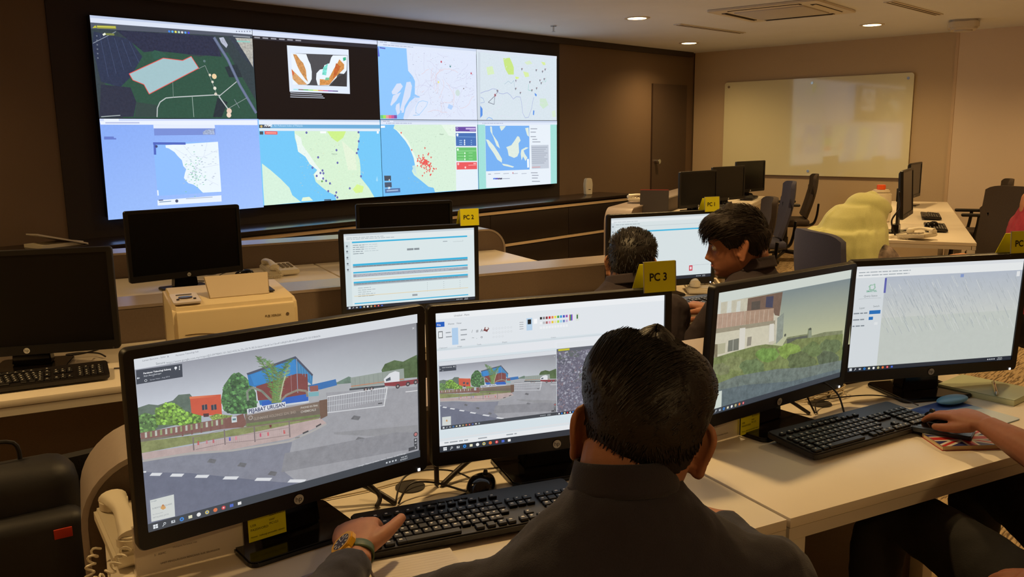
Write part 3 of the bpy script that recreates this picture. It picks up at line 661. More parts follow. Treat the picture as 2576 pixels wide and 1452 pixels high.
cv.rect(.375,.09,.4,.18,(184,210,234)); cv.rect(.38,.1,.395,.135,(16,18,20)); cv.rect(.407,.1,.421,.135,(248,250,252))
P1=[(20,20,22),(126,126,130),(126,40,46),(206,40,48),(226,130,70),(236,226,60),(70,160,80),(50,150,210),(70,80,190),(150,80,170)]; P2=[(240,242,244),(190,190,194),(170,110,110),(236,170,190),(236,200,60),(232,228,170),(180,220,60),(150,210,232),(110,130,190),(196,180,220)]
for k in range(10):
    cv.rect(.433+k*.0125,.09,.442+k*.0125,.108,P1[k],keep=k>0); cv.rect(.433+k*.0125,.125,.442+k*.0125,.143,P2[k],keep=True); cv.rect(.433+k*.0125,.16,.442+k*.0125,.178,(238,240,243),keep=True)
for i,c in enumerate(((200,60,60),(60,170,90),(60,90,200),(170,70,180))): cv.rect(.562+i*.0035,.09,.5655+i*.0035,.135,c,keep=i>0)
cv.rect(.59,.085,.605,.14,(220,226,220)); cv.rect(.594,.095,.6,.125,(60,110,60))
for x,s in ((.012,'Clipboard'),(.085,'Image'),(.165,'Tools'),(.27,'Shapes'),(.48,'Colors')): cv.text(s,x,.253,.014,(140,146,152),keep=x>.02)
miniature(cv,.008,.345,.503,.835)
satellite(cv,.503,.335,.985,.82,5,n=3200); cv.rect(.503,.29,.985,.335,(226,230,234)); cv.rect(.503,.335,.985,.36,(96,100,110)); cv.rect(.51,.338,.56,.352,(196,190,50))
textlines(cv,.7,.345,.96,.02,1,(200,204,210),.008); cv.rect(.503,.815,.985,.835,(34,38,50)); cv.z+=cv.step
for k in range(14): cv.df(.512+k*.0125,.825,.0035,((235,240,245),(30,130,220),(230,225,190),(205,40,50))[k%4],keep=True)
cv.rect(0,.865-.02,1,.948,(214,226,232)); cv.rect(0,.90,1,.915,(220,224,228)); cv.rect(0,.92,1,.955,(230,233,236))
textlines(cv,.02,.93,.12,.02,1,(150,156,162),.008); textlines(cv,.16,.93,.21,.02,1,(150,156,162),.008); textlines(cv,.28,.93,.34,.02,1,(150,156,162),.008); taskbar(cv,.045)
# --- C: web form with blue bands (PC 2)
cvC=Canvas(MW,MH); cv=cvC; cv.rect(0,0,1,1,(218,230,232)); cv.rect(0,0,.045,1,(206,220,224)); cv.rect(0,0,1,.03,(198,208,214)); cv.rect(0,.03,1,.1,(224,232,234))
textlines(cv,.02,.05,.4,.02,2,(150,164,172),.006)
for y in (.13,.2,.28,.36,.44): cv.df(.022,y+.03,.007,(110,120,128),keep=y>.13); cv.rect(.014,y+.05,.032,y+.055,(150,160,168),keep=True)
B1=(60,178,220);B2=(150,160,168)
def band(y,h,x0=.06,x1=.945,g=True):
    cv.rect(x0,y,x1,y+h,B1)
    if g: cv.rect(x0,y+h,x1,y+h*1.9,B2); textlines(cv,x0+.02,y+h*1.3,x1,.1,1,(110,118,126),.006)
band(.105,.02,g=False); textlines(cv,.065,.15,.16,.028,5,(130,142,150),.008); textlines(cv,.15,.15,.27,.028,4,(176,190,196),.006); cv.rect(.47,.235,.52,.262,(140,148,154)); cv.rect(.525,.235,.565,.262,(140,148,154)); cv.lf([(.83,.18),(.91,.18),(.91,.16)],.0008,(150,160,166)); textlines(cv,.75,.165,.79,.02,1,(130,140,148),.007)
band(.40,.026); band(.505,.02,g=False); cv.rect(.06,.535,.945,.575,(156,162,174)); textlines(cv,.08,.545,.93,.016,2,(214,218,224),.004); cv.rect(.06,.605,.945,.611,(226,204,160)); band(.635,.022); cv.rect(.06,.675,.945,.69,(168,176,184))
textlines(cv,.09,.72,.22,.028,5,(150,160,166),.006)
for x in (.62,.75,.88): 
    for k in range(5): cv.df(x,.72+.028*k,.0022,(140,150,156),keep=True)
cv.rect(.06,.825,.945,.832,(226,204,160)); cv.rect(.5,.86,.54,.885,(150,158,164)); band(.92,.014,g=False); taskbar(cv,.04,n=10)
# --- D: nearly empty page (PC 1)
cvD=Canvas(MW,MH); cv=cvD; cv.rect(0,0,1,1,(214,224,226)); cv.rect(0,0,1,.03,(200,208,212)); cv.rect(0,.03,1,.075,(226,232,234)); cv.rect(0,.075,.045,1,(206,216,220)); textlines(cv,.03,.06,.3,.02,1,(170,180,186),.006); textlines(cv,.05,.1,.28,.02,1,(150,160,166),.008)
cv.rect(.045,.135,.97,.143,(196,206,210)); cv.rect(.06,.21,.98,.232,(70,182,222)); 
for y in (.13,.21,.29): cv.df(.022,y,.007,(140,150,156),keep=y>.13)
cv.rect(.775,.80,.81,.885,(200,60,80)); cv.rect(.783,.82,.802,.865,(236,210,214)); cv.lf([(.81,.80),(.98,.80)],.0008,(150,156,160)); taskbar(cv,.05,n=10)
# --- E: blurred house street view
qE=[(1810.5,738),(2147.7,677.3),(2108,948.3),(1777.5,1045.3)]
cvE=Canvas(MW,MH,qE); C=cvE; C.wash=.1; C.rect(0,0,1,1,(184,190,166)); C.crop(1740,620,2.2691)
C.poly([(60,200),(980,80),(960,220),(60,380)],(206,214,206)); C.quad([(150,330),(930,180),(900,560),(120,640)],[(120,134,132),(118,132,136),(196,196,150),(186,190,150)],.02)
C.poly([(140,330),(525,262),(508,400),(520,520),(420,590),(120,640)],(196,190,168),.12)
C.poly([(330,300),(528,262),(505,400),(480,395),(470,370),(320,390)],(110,84,66),.15); C.poly([(434,290),(476,286),(468,352),(428,350)],(52,52,78),.1)
for a,b in ((215,250),(268,300),(160,190)): C.poly([(a,318),(b-12,312),(b-18,392),(a-10,396)],(206,208,198),.1)
C.poly([(350,320),(400,312),(396,360),(346,366)],(78,66,54),.2)
C.poly([(140,392),(310,372),(300,450),(140,476)],(176,146,124),.12); C.poly([(312,372),(475,355),(470,430),(300,450)],(166,136,112),.15)
for k in range(12): C.line([(160+k*26,392-k*2.6),(152+k*26,470-k*3.4)],.001,(206,190,170),.1,keep=k>0)
C.poly([(130,476),(480,424),(478,446),(130,502)],(150,140,116),.1); C.poly([(138,500),(440,452),(440,560),(130,640)],(204,198,174),.08)
for P in ([(278,470),(310,466),(302,590),(270,596)],[(448,446),(472,442),(470,540),(440,548)]): C.poly(P,(216,212,200))
C.poly([(212,540),(272,526),(268,592),(205,604)],(110,112,98),.1); C.line([(240,534),(235,598)],.0015,(196,196,180)); C.poly([(320,520),(344,516),(338,566),(314,572)],(140,134,118)); C.poly([(150,560),(196,552),(190,610),(144,620)],(176,172,140))
C.poly([(492,410),(530,380),(520,520),(480,560)],(136,144,132),.2); C.poly([(132,560),(150,560),(146,650),(128,655)],(120,110,80),.2)
C.poly([(520,560),(545,520),(660,500),(665,470),(684,466),(684,510),(760,490),(862,480),(850,640),(500,660)],(122,128,92),.3)
C.poly([(540,530),(660,508),(655,560),(545,575)],(78,84,72),.15); C.disc((675,478),.006,(70,76,62)); C.disc((533,508),.004,(70,76,62)); C.poly([(666,480),(684,478),(680,570),(660,575)],(134,142,118),.1)
C.poly([(120,640),(250,600),(360,570),(420,560),(520,570),(600,530),(700,520),(862,500),(850,700),(110,790)],(112,124,66),.45)
for i,(x,y,rx,c) in enumerate(((430,620,60,(106,142,58)),(560,600,70,(124,152,60)),(690,590,60,(96,116,62)),(790,570,60,(92,110,66)),(250,670,60,(120,128,76)),(160,700,50,(116,122,80)),(620,660,80,(88,102,58)),(340,690,70,(98,118,70)),(770,650,70,(78,92,62)))):
    rd=random.Random(i); C.poly([(x+math.cos(a/16*2*PI)*rx*rd.uniform(.8,1.2),y+math.sin(a/16*2*PI)*rx*.7*rd.uniform(.8,1.2)) for a in range(16)],c,.5)
C.poly([(100,800),(250,740),(480,700),(640,690),(850,650),(836,760),(80,960)],(104,116,108),.4); C.poly([(95,830),(300,790),(560,770),(836,700),(830,760),(80,965)],(88,102,106),.3)
C.poly([(98,838),(166,822),(160,916),(92,932)],(206,214,204)); 
taskbar(cvE,.045,n=9,right=False); cvE.crop(0,0,1)
# --- F: rain map in a browser with side bar
cvF=Canvas(MW,MH); cv=cvF; cv.rect(0,0,1,1,(190,196,190),.03); cv.grad(.17,.11,1,.5,(176,184,196),(196,200,196),.03); rd=random.Random(3); cv.z+=cv.step
for k in range(260):
    x=rd.uniform(.18,.97); y=rd.uniform(.12,.6); L=rd.uniform(.03,.12); w=rd.uniform(.0005,.0014); c=rd.choice(((170,176,180),(206,210,208),(160,168,174)))
    if y+L<.93: cv.lf([(x,y),(x+L*.35,y+L)],w,c,keep=True)
cv.rect(0,0,1,.035,(214,218,222)); cv.rect(0,.035,1,.11,(226,229,230)); textlines(cv,.02,.055,.4,.028,2,(156,164,170),.008)
cv.rect(0,.11,.175,.957,(208,214,218)); cv.blob(.105,.2,.02,.03,(150,186,166)); cv.blob(.105,.2,.012,.02,(208,214,218)); cv.text('SMARTSEL',.072,.245,.024,(90,160,130),True); cv.text('Query Status',.06,.29,.026,(120,126,132)); cv.lf([(.03,.305),(.16,.305)],.0006,(150,156,162))
cv.text('Layer',.04,.40,.026,(110,116,122)); cv.text('Switch',.12,.39,.024,(110,116,122)); cv.rect(.10,.42,.165,.455,(40,110,180)); cv.rect(.10,.48,.125,.51,(40,110,180)); cv.rect(.135,.535,.155,.56,(220,224,226)); textlines(cv,.01,.435,.09,.06,3,(130,138,146),.012)
cv.rect(.172,.12,.184,.26,(96,100,170)); cv.rect(.62,.12,.64,.15,(130,150,196)); cv.rect(.965,.12,.985,.17,(222,224,226)); taskbar(cv,.04,n=10)
DISPLAY_ZERO=1
mA=monitor('monitor',(-1.6187,-4.8327,.9841),-8.63,-1.4,'large lit monitor showing a street view with a blue warehouse and palm',cvA,group='lit black desktop monitors')
mB=monitor('monitor',(-1.053,-4.9774,.9709),-27.5,.5,'lit monitor behind the front head showing the image editor, PC 3 sign on top',cvB,group='lit black desktop monitors')
mC=monitor('monitor',(-.2355,-3.5284,.9583),-25.9,-.7,'lit monitor under the PC 2 sign showing a web form with blue bands',cvC,group='lit black desktop monitors')
mD=monitor('monitor',(.8931,-3.9682,.9561),-26.5,-.7,'lit monitor with near-white page between two men, PC 1 sign on top',cvD,group='lit black desktop monitors')
mE=monitor('monitor',(-.4487,-5.2128,.9696),-10.5,-3.5,'lit monitor showing a blurred house and green hedge',cvE,group='lit black desktop monitors',led=True)
mF=monitor('monitor',(.0907,-5.4033,.9685),-34.6,-2.9,'lit monitor at right showing a pale map with rain streaks',cvF,group='lit black desktop monitors')
h_=ST(-.19,3.17,.965); monitor('monitor',h_,-31,0,'big dark switched-off monitor cut by the left edge of the picture',group='switched-off black monitors')
monitor('monitor',(-.455,-2.07,.976),-6,0,'dark switched-off monitor in the back row in front of the video wall',group='switched-off black monitors')
monitor('monitor',(.72,-2.35,.94),-24,0,'dark monitor in the back row directly behind the PC 2 monitor',group='switched-off black monitors')
monitor('monitor',(4.80,-1.80,.95),-7,0,'dark monitor of the far pod, nearest of three, with a folder at its side',group='switched-off black monitors')
monitor('monitor',(5.62,-1.66,.962),-6,0,'dark monitor of the far pod, middle of three',group='switched-off black monitors')
monitor('monitor',(6.577,-1.40,.985),-6,0,'dark monitor of the far pod, farthest, in front of the whiteboard corner',group='switched-off black monitors')
monitor('monitor',(4.15,-3.94,1.03),12,3,'monitor seen edge-on at the near end of the right pod',group='switched-off black monitors')
monitor('monitor',(6.6,-3.18,.99),8,0,'monitor seen almost edge-on at the far end of the right pod',group='switched-off black monitors')
# ------------------------------------------------------------ video wall, 4 x 2 units
PW,PH=1.2096,.6804
G0=[[(223,38),(632,73),(947,101),(1201,123),(1400,140)],[(248,298),(647,300),(960,302),(1204,303.5),(1400,304.5)],[(275,545),(662,518),(963,495),(1206,477),(1399,462)]]
def vq(i,j): return [G0[j][i],G0[j][i+1],G0[j+1][i+1],G0[j+1][i]]
cvs={}
def vcan(i,j):
    cvs[(i,j)]=c=Canvas(PW-.005,PH-.005,vq(i,j),step=.0001); c.wash=.10; c.washc=rgb(190,200,215) if j or i>1 else rgb(100,105,120)
    if (i,j)==(1,0): c.wash=.02
    return c
def chrome(C,h=.07,tabs=True):
    C.rect(0,0,1,h*.45,(188,200,222)); C.rect(0,h*.45,1,h,(214,222,238)); 
    if tabs: C.rect(.01,.006,.12,h*.45,(214,222,238)); textlines(C,.02,.012,.11,.1,1,(140,150,180),.008)
    textlines(C,.05,h*.62,.4,.1,1,(150,160,190),.008)
WATER=(120,186,240); LAND=(226,234,238)
def coast(C,P,col=LAND,a=.04): C.poly(P,col,a)
def specks(C,n,x0,y0,x1,y1,cols,seed,r=.0022,test=None):
    rd=random.Random(seed); C.z+=C.step
    for k in range(n):
        x,y=rd.uniform(x0,x1),rd.uniform(y0,y1); c=rd.choice(cols); w=r*rd.uniform(.5,2.2); h=r*rd.uniform(.4,.9)
        C.rect(x-w,y-h,x+w,y+h,c,keep=True)
def roads(C,n,x0,y0,x1,y1,col,seed,w=.0018,step=.03):
    rd=random.Random(seed); C.z+=C.step
    for k in range(n):
        x,y=rd.uniform(x0,x1),rd.uniform(y0,y1); a=rd.uniform(0,6.28); P=[(x,y)]
        for j in range(rd.randint(4,9)):
            a+=rd.uniform(-.6,.6); x+=math.cos(a)*step; y+=math.sin(a)*step*1.6
            if not(x0<x<x1 and y0<y<y1): break
            P.append((x,y))
        if len(P)>1: C.lf(P,w,col,keep=True)
# 1: satellite view with outlined plot
C=vcan(0,0); C.crop(200,20,2.6895); C.rect(0,0,1,1,(44,58,62),.22)
C.poly([(300,200),(520,300),(640,300),(800,330),(1000,300),(1200,640),(1200,760),(300,760),(160,540)],(38,78,58),.16)
C.poly([(90,160),(330,210),(420,330),(340,470),(270,540),(140,500),(80,260)],(36,46,72),.25); C.poly([(240,150),(900,190),(960,330),(700,310),(520,290),(430,300),(330,220)],(34,38,62),.35)
C.poly([(500,285),(560,300),(600,340),(500,350),(480,310)],(40,84,66),.2); C.poly([(140,520),(340,540),(380,640),(360,740),(130,742)],(38,42,60),.2); C.poly([(380,640),(520,660),(520,742),(370,742)],(46,66,60),.1)
C.poly([(1000,190),(1170,200),(1190,420),(1100,330)],(46,56,70),.4); C.poly([(1050,200),(1170,205),(1172,400),(1130,330),(1085,260)],(176,174,166),.4); C.poly([(940,200),(970,196),(1000,250),(990,270),(955,235)],(176,182,200),.4)
C.poly([(980,400),(1060,380),(1100,470),(1010,470)],(30,44,50),.3); C.poly([(930,610),(1000,640),(960,742),(900,742)],(28,40,46),.3)
C.line([(85,240),(240,160)],.004,(140,150,164)); 
for k in range(5): C.line([(130+k*50,180+k*12),(190+k*52,470-k*24)],.002,(72,84,120),keep=k>0)
C.line([(905,198),(1000,350),(1080,520),(1195,715)],.022,(96,108,140)); C.line([(905,198),(1000,350),(1080,520),(1195,715)],.004,(134,142,164),keep=True)
rw=(190,196,196)
C.line([(520,742),(522,680),(540,640),(580,612),(640,606),(920,590),(950,595)],.007,rw); C.line([(940,600),(1060,500)],.006,rw,keep=True); C.line([(940,600),(1005,690),(1010,740)],.009,rw,keep=True); C.line([(925,585),(880,470),(845,390),(800,412)],.003,(150,160,160)); C.line([(630,610),(626,505)],.003,(130,150,140),keep=True); C.line([(758,600),(770,742)],.005,(140,160,150),keep=True); C.line([(1010,680),(1130,610)],.003,(160,170,170),keep=True); C.line([(1045,620),(1080,680)],.004,(130,140,150),keep=True)
for x,y,r,c in ((908,464,.02,(236,206,160)),(878,455,.010,(226,214,190)),(896,502,.010,(220,216,200)),(912,545,.013,(226,222,206)),(918,585,.012,(214,206,190)),(1010,700,.022,(230,200,180)),(1008,728,.020,(240,214,190)),(840,360,.010,(96,120,120))): C.disc((x,y),r,c,8)
C.poly([(330,447),(560,340),(692,356),(750,328),(802,408),(466,585),(430,520),(355,490)],(160,192,198),.03); C.line([(330,447),(560,340),(692,356),(750,328),(802,408),(466,585),(430,520),(355,490),(330,447)],.005,(226,84,76))
C.poly([(60,48),(1165,138),(1165,170),(60,92)],(188,200,226)); C.poly([(60,66),(1165,152),(1165,178),(60,98)],(216,224,240)); C.poly([(64,98),(1166,178),(1168,196),(64,140)],(78,84,98))
C.poly([(80,136),(100,118),(110,134)],(200,196,40)); C.line([(110,128),(240,132)],.02,(150,150,50)); C.line([(112,126),(236,130)],.006,(214,210,90)); C.line([(170,178),(228,180)],.014,(120,130,60)); C.poly([(148,178),(165,168),(172,180),(155,190)],(236,240,220))
for k,c in enumerate(((60,130,230),(90,180,250),(230,230,90),(180,220,200),(220,220,220),(90,160,240),(70,60,220))): C.disc((600+k*22,158+k*1.6),.008,c,keep=k>0)
for k in range(6): C.disc((1058+k*18,157),.005,(120,126,150),keep=k>0); C.disc((110+k*1.5,190+k*30),.005,(110,116,130),keep=True)
C.line([(1035,188),(1150,196)],.008,(150,156,166)); C.line([(1060,224),(1150,228)],.01,(140,200,190)); C.line([(140,740),(270,730)],.006,(160,170,170))
# 2: satellite loop on black
C=vcan(1,0); C.rect(0,0,1,1,(20,12,10)); C.poly([(1160,138),(2010,210),(2014,245),(1162,182)],(214,222,240)); C.crop(200,20,2.6895)
C.poly([(1160,136),(2010,214),(2012,246),(1164,184)],(208,216,236)); C.poly([(1160,136),(2010,214),(2010,226),(1162,152)],(184,194,222)); C.poly([(1164,184),(2012,246),(2012,272),(1166,208)],(44,42,50))
for k in range(6): C.line([(1176+k*56,196+k*4),(1176+k*56+38,199+k*4)],.010,(150,150,160),keep=k>0)
C.poly([(1398,250),(1818,280),(1834,582),(1420,566)],(216,226,240)); C.poly([(1426,303),(1812,318),(1812,532),(1440,518)],(74,74,78),.1)
W_=(226,234,242)
C.poly([(1426,303),(1530,310),(1545,350),(1560,380),(1570,430),(1570,480),(1555,510),(1535,520),(1440,518)],W_); C.poly([(1612,522),(1600,480),(1602,440),(1625,415),(1650,410),(1655,385),(1690,372),(1700,335),(1712,318),(1810,320),(1808,420),(1790,445),(1750,440),(1740,470),(1700,510),(1690,525)],W_)
C.poly([(1440,310),(1462,312),(1490,350),(1510,370),(1530,420),(1535,470),(1545,500),(1525,480),(1490,430),(1470,390),(1455,350)],(196,140,84),.4); C.poly([(1430,410),(1470,450),(1540,518),(1480,518),(1440,480)],(206,156,104),.3); C.poly([(1432,412),(1450,440),(1440,460)],(206,96,60),.2)
C.poly([(1756,345),(1790,380),(1790,410),(1760,440),(1730,470),(1690,520),(1625,522),(1625,480),(1680,485),(1700,450),(1720,410),(1745,370)],(204,140,76),.4); C.poly([(1735,370),(1765,395),(1740,450),(1715,480),(1722,420)],(190,100,50),.3)
C.poly([(1648,400),(1680,372),(1672,420),(1668,455),(1640,450)],(120,214,200),.5); C.poly([(1780,335),(1800,330),(1802,350),(1784,358)],(60,170,130),.4); C.poly([(1740,470),(1800,440),(1812,532),(1700,525)],(58,56,58),.2); C.poly([(1665,470),(1690,470),(1690,485),(1660,488)],(120,190,150),.3)
for k,c in enumerate(((150,220,226),(120,90,80),(80,170,80),(150,220,90),(226,226,80),(226,120,60),(200,60,130),(110,50,150),(60,40,110))): C.line([(1445+k*34,550+k*1.5),(1479+k*34,551.5+k*1.5)],.007,c,keep=k>0)
for k in range(3): C.line([(1424,574+k*14),(1640+k*10,586+k*12)],.006,(180,186,200),keep=k>0)
# 3: city and coast map
C=vcan(2,0); C.crop(900,80,3.0249); C.rect(0,0,1,1,(214,222,240),.03); C.poly([(140,100),(368,110),(376,200),(386,300),(420,340),(440,380),(440,480),(480,500),(430,560),(400,600),(360,672),(140,672)],(130,188,244),.02)
for P in ([(300,400),(330,396),(348,420),(330,450),(300,480),(270,482),(262,462)],[(275,490),(335,465),(300,530),(262,570),(255,560)],[(375,388),(405,384),(418,420),(405,500),(370,560),(345,610),(330,600),(352,500)],[(300,560),(325,545),(330,620),(310,640),(295,590)],[(372,590),(400,540),(440,505),(482,506),(450,560),(410,620),(385,672),(355,665)],[(345,600),(365,560),(358,620),(340,622)]): C.poly(P,(206,216,238),.02)
C.line([(480,640),(450,620),(450,580),(470,540),(500,530),(540,540),(530,570),(490,620),(470,640),(430,640)],.006,(160,200,240)); 
roads(C,40,.32,.1,.98,.98,(196,196,220),3,.003); roads(C,16,.4,.3,.98,.9,(222,190,190),4,.003); specks(C,160,.3,.1,.98,.96,((150,160,180),(190,170,180),(140,150,170),(180,190,200)),5,.003)
for x,y in ((640,230),(872,320)): C.disc((x,y),.010,(190,70,90))
C.disc((710,266),.009,(60,130,130)); C.disc((620,388),.010,(226,226,110)); C.disc((768,470),.03,(196,214,210)); C.disc((814,437),.007,(130,120,120)); C.poly([(700,555),(735,570),(720,600),(690,585)],(170,200,240))
chrome(C); C.line([(140,115),(152,190)],.03,(60,70,200)); C.line([(160,120),(205,127)],.012,(80,90,190))
for k,c in enumerate(((90,190,110),(150,220,60),(220,150,140),(220,90,120),(190,60,140),(110,50,150))): C.line([(180+k*21,652),(201+k*21,652)],.03,c,keep=k>0)
# 4: map with pins and river
C=vcan(3,0); C.crop(900,80,3.0249); C.rect(0,0,1,1,(206,218,226),.05)
for P,c in (([(1110,200),(1160,195),(1180,240),(1190,270),(1190,325),(1150,325),(1125,280)],(190,220,110)),([(985,270),(1030,260),(1045,320),(995,330)],(206,228,180)),([(1260,300),(1300,310),(1305,340),(1275,345)],(206,228,150)),([(1385,510),(1430,510),(1450,560),(1410,590),(1385,560)],(196,220,196)),([(1270,230),(1310,215),(1330,240),(1290,250)],(206,224,190)),([(1200,340),(1230,345),(1225,360),(1205,360)],(206,230,120)),([(1395,225),(1425,230),(1428,250),(1410,250)],(206,226,140)),([(1475,610),(1500,600),(1506,650),(1480,655)],(206,224,200))): C.poly(P,c,.04)
C.line([(940,470),(975,455),(1000,450),(1030,435),(1060,440),(1080,470),(1110,475),(1140,465),(1165,485),(1185,515),(1210,495),(1240,500),(1250,560),(1255,620),(1275,660),(1300,655),(1325,580),(1330,540),(1340,500)],.005,(150,160,206)); C.line([(940,545),(970,540),(960,510),(940,500)],.005,(150,170,210),keep=True)
C.line([(1120,400),(1150,375),(1170,395),(1190,370),(1195,440)],.004,(150,180,196),keep=True); C.line([(1300,400),(1298,445),(1330,450)],.004,(110,190,180),keep=True); C.line([(1400,380),(1430,380),(1430,350)],.004,(120,190,170),keep=True)
C.line([(1048,490),(1042,556),(998,540),(1048,490)],.006,(100,104,120)); C.line([(1048,490),(1075,450)],.005,(120,110,130)); C.disc((1050,484),.014,(190,80,90)); C.disc((1050,484),.008,(90,70,80))
for x,y in ((1250,282),(1358,290),(1405,300),(1425,284),(1310,382),(1205,372),(1418,358),(1386,368),(1395,390),(1203,434),(1360,430),(1325,446),(1238,466),(1065,450)): C.disc((x,y),.010,(110,110,120),8,keep=True); C.disc((x+6,y-4),.004,(190,80,90),6,keep=True); C.poly([(x-4,y+2),(x+4,y+2),(x,y+14)],(110,110,120),keep=True)
for P in ([(935,560),(955,590),(955,640),(935,665)],[(1345,465),(1362,480),(1358,495),(1348,485)],[(1335,600),(1344,605),(1340,640),(1332,635)]): C.poly(P,(60,130,220))
C.line([(985,672),(1000,656),(1025,665),(1030,676)],.007,(120,170,230)); roads(C,18,.03,.05,.98,.97,(214,214,230),8,.003); specks(C,60,.03,.08,.98,.96,((190,196,206),),9,.0025); C.line([(930,150),(930,670)],.03,(196,206,216)); C.rect(0,0,1,.04,(206,214,226))
# 5: web page with a map of the west coast
C=vcan(0,1); C.crop(200,20,2.6895); C.quad([(130,750),(1210,750),(1250,1350),(200,1430)],[(120,158,236),(136,170,240),(150,184,246),(140,176,240)],.05)
C.poly([(130,740),(1206,750),(1206,764),(132,764)],(196,206,236)); C.poly([(132,764),(1206,760),(1207,792),(138,788)],(226,232,246)); C.line([(170,776),(400,776)],.008,(170,178,214)); C.line([(160,758),(260,756)],.016,(226,232,246))
C.poly([(494,790),(910,790),(914,816),(496,814)],(220,228,246)); C.poly([(498,814),(914,814),(916,858),(502,862)],(104,128,204)); C.poly([(830,840),(850,824),(870,822),(905,816),(912,856),(832,856)],(150,164,196),.5)
C.poly([(494,908),(934,905),(962,1246),(530,1270)],(128,178,244),.02); C.poly([(578,928),(934,905),(960,1244),(835,1250),(800,1215),(770,1195),(735,1185),(705,1150),(712,1115),(720,1090),(700,1070),(690,1030),(660,1000),(640,975),(600,950),(580,945)],(228,238,250),.02)
C.line([(494,916),(714,917)],.017,(50,80,180)); C.line([(504,910),(508,992)],.017,(50,80,180)); C.disc((516,936),.010,(20,30,100))
rd=random.Random(4); C.z+=C.step
for k in range(70): x,y=780+rd.gauss(0,32),1100+rd.gauss(0,50); C.poly([(x-5,y-2),(x+5,y-2),(x+5,y+2),(x-5,y+2)],rd.choice(((110,190,140),(140,160,170),(120,200,150))),keep=True)
C.z+=C.step
for k in range(50): x,y=rd.uniform(700,940),rd.uniform(925,1200); C.poly([(x-6,y-1.5),(x+6,y-1.5),(x+6,y+1.5),(x-6,y+1.5)],(176,186,200),keep=True)
for P in ([(640,950),(720,1000),(780,1060),(840,1150),(940,1200)],[(700,930),(760,1000),(830,1010),(935,960)],[(780,1090),(940,1060)],[(860,910),(840,1000),(770,1090),(790,1180)]): C.line(P,.003,(206,214,224),keep=True)
C.poly([(528,1300),(960,1268),(962,1310),(530,1335)],(226,234,246)); C.line([(536,1300),(566,1298)],.008,(60,70,110)); C.disc((658,1305),.012,(40,50,90)); C.line([(540,1312),(620,1306)],.006,(110,140,170)); C.line([(720,1290),(900,1280)],.006,(170,180,200)); C.line([(162,874),(228,874)],.01,(80,104,190)); C.line([(162,884),(244,884)],.01,(80,104,190)); C.line([(528,1232),(532,1268)],.01,(226,234,246))
# 6: air pollutant map
C=vcan(1,1); C.crop(200,20,2.6895); C.rect(0,0,1,1,(98,190,238),.03)
LG=(206,232,200)
C.poly([(1455,830),(1900,836),(1905,870),(1895,900),(1885,985),(1900,1030),(1905,1080),(1905,1150),(1960,1220),(2000,1290),(1740,1310),(1730,1270),(1680,1245),(1640,1215),(1600,1180),(1585,1130),(1610,1100),(1560,1060),(1530,1010),(1480,975),(1470,920),(1458,880)],LG,.06)
C.poly([(1458,850),(1500,880),(1510,930),(1560,1000),(1600,1060),(1640,1110),(1660,1160),(1610,1170),(1590,1130),(1612,1100),(1560,1060),(1530,1010),(1480,975),(1470,920)],(226,238,230),.05); C.poly([(1680,836),(1810,836),(1790,880),(1750,910),(1710,880)],(196,232,120),.04); C.poly([(1850,1230),(1880,1195),(1925,1210),(1915,1250),(1870,1255)],(206,236,130),.04); C.poly([(1780,900),(1870,980),(1880,1100),(1820,1100),(1800,1000)],(220,234,206),.05)
C.poly([(1232,1056),(1290,1100),(1360,1160),(1420,1220),(1440,1270),(1500,1316),(1250,1340),(1240,1200)],(206,232,210),.06); C.poly([(1500,1310),(1510,1285),(1555,1280),(1580,1305)],(220,236,206))
specks(C,150,.28,.2,.85,.97,((170,196,170),(196,206,190),(150,180,160),(220,206,150)),12,.0025)
for x,y in ((1538,845),(1895,843),(1896,905),(1890,960),(1881,985),(1743,965),(1617,1014),(1749,1051),(1578,1084),(1646,1103),(1632,1120),(1652,1122),(1606,1140),(1650,1157),(1670,1173),(1696,1190),(1684,1242),(1830,1223),(1738,1251),(1907,1142),(1732,1272),(1745,1284)): C.disc((x,y),.010,(60,50,150),10,keep=True); C.disc((x,y),.004,(150,160,230),8,keep=True)
C.disc((1642,1176),.009,(90,150,70)); C.poly([(2008,1170),(2016,1140),(2022,1170),(2015,1178)],(150,210,240))
C.poly([(1206,750),(2040,758),(2042,776),(1208,762)],(190,204,228)); C.poly([(1208,762),(2042,774),(2042,792),(1209,788)],(220,228,240)); C.poly([(1209,788),(2042,792),(2042,818),(1210,814)],(90,160,206)); C.poly([(1210,790),(1288,790),(1289,813),(1211,812)],(40,44,56)); C.poly([(1211,814),(2042,818),(2042,836),(1212,832)],(214,226,236)); C.disc((1226,802),.010,(200,170,80))
C.text('APIMS',.043,.083,.04,(236,240,244),True); C.text('Air Pollutant Index of Malaysia',.115,.083,.032,(190,220,240)); C.text('Malaysia',.56,.43,.026,(120,140,130))
C.poly([(1214,836),(1238,836),(1239,858),(1215,858)],(40,50,60)); C.poly([(1248,834),(1337,836),(1337,858),(1250,857)],(226,70,60)); C.line([(1258,846),(1330,847)],.01,(240,150,140)); C.poly([(2020,835),(2034,835),(2034,852),(2020,852)],(236,240,244)); C.line([(1655,1302),(1702,1300)],.014,(50,90,120)); C.poly([(1632,836),(1672,836),(1672,850),(1632,850)],(240,244,246))
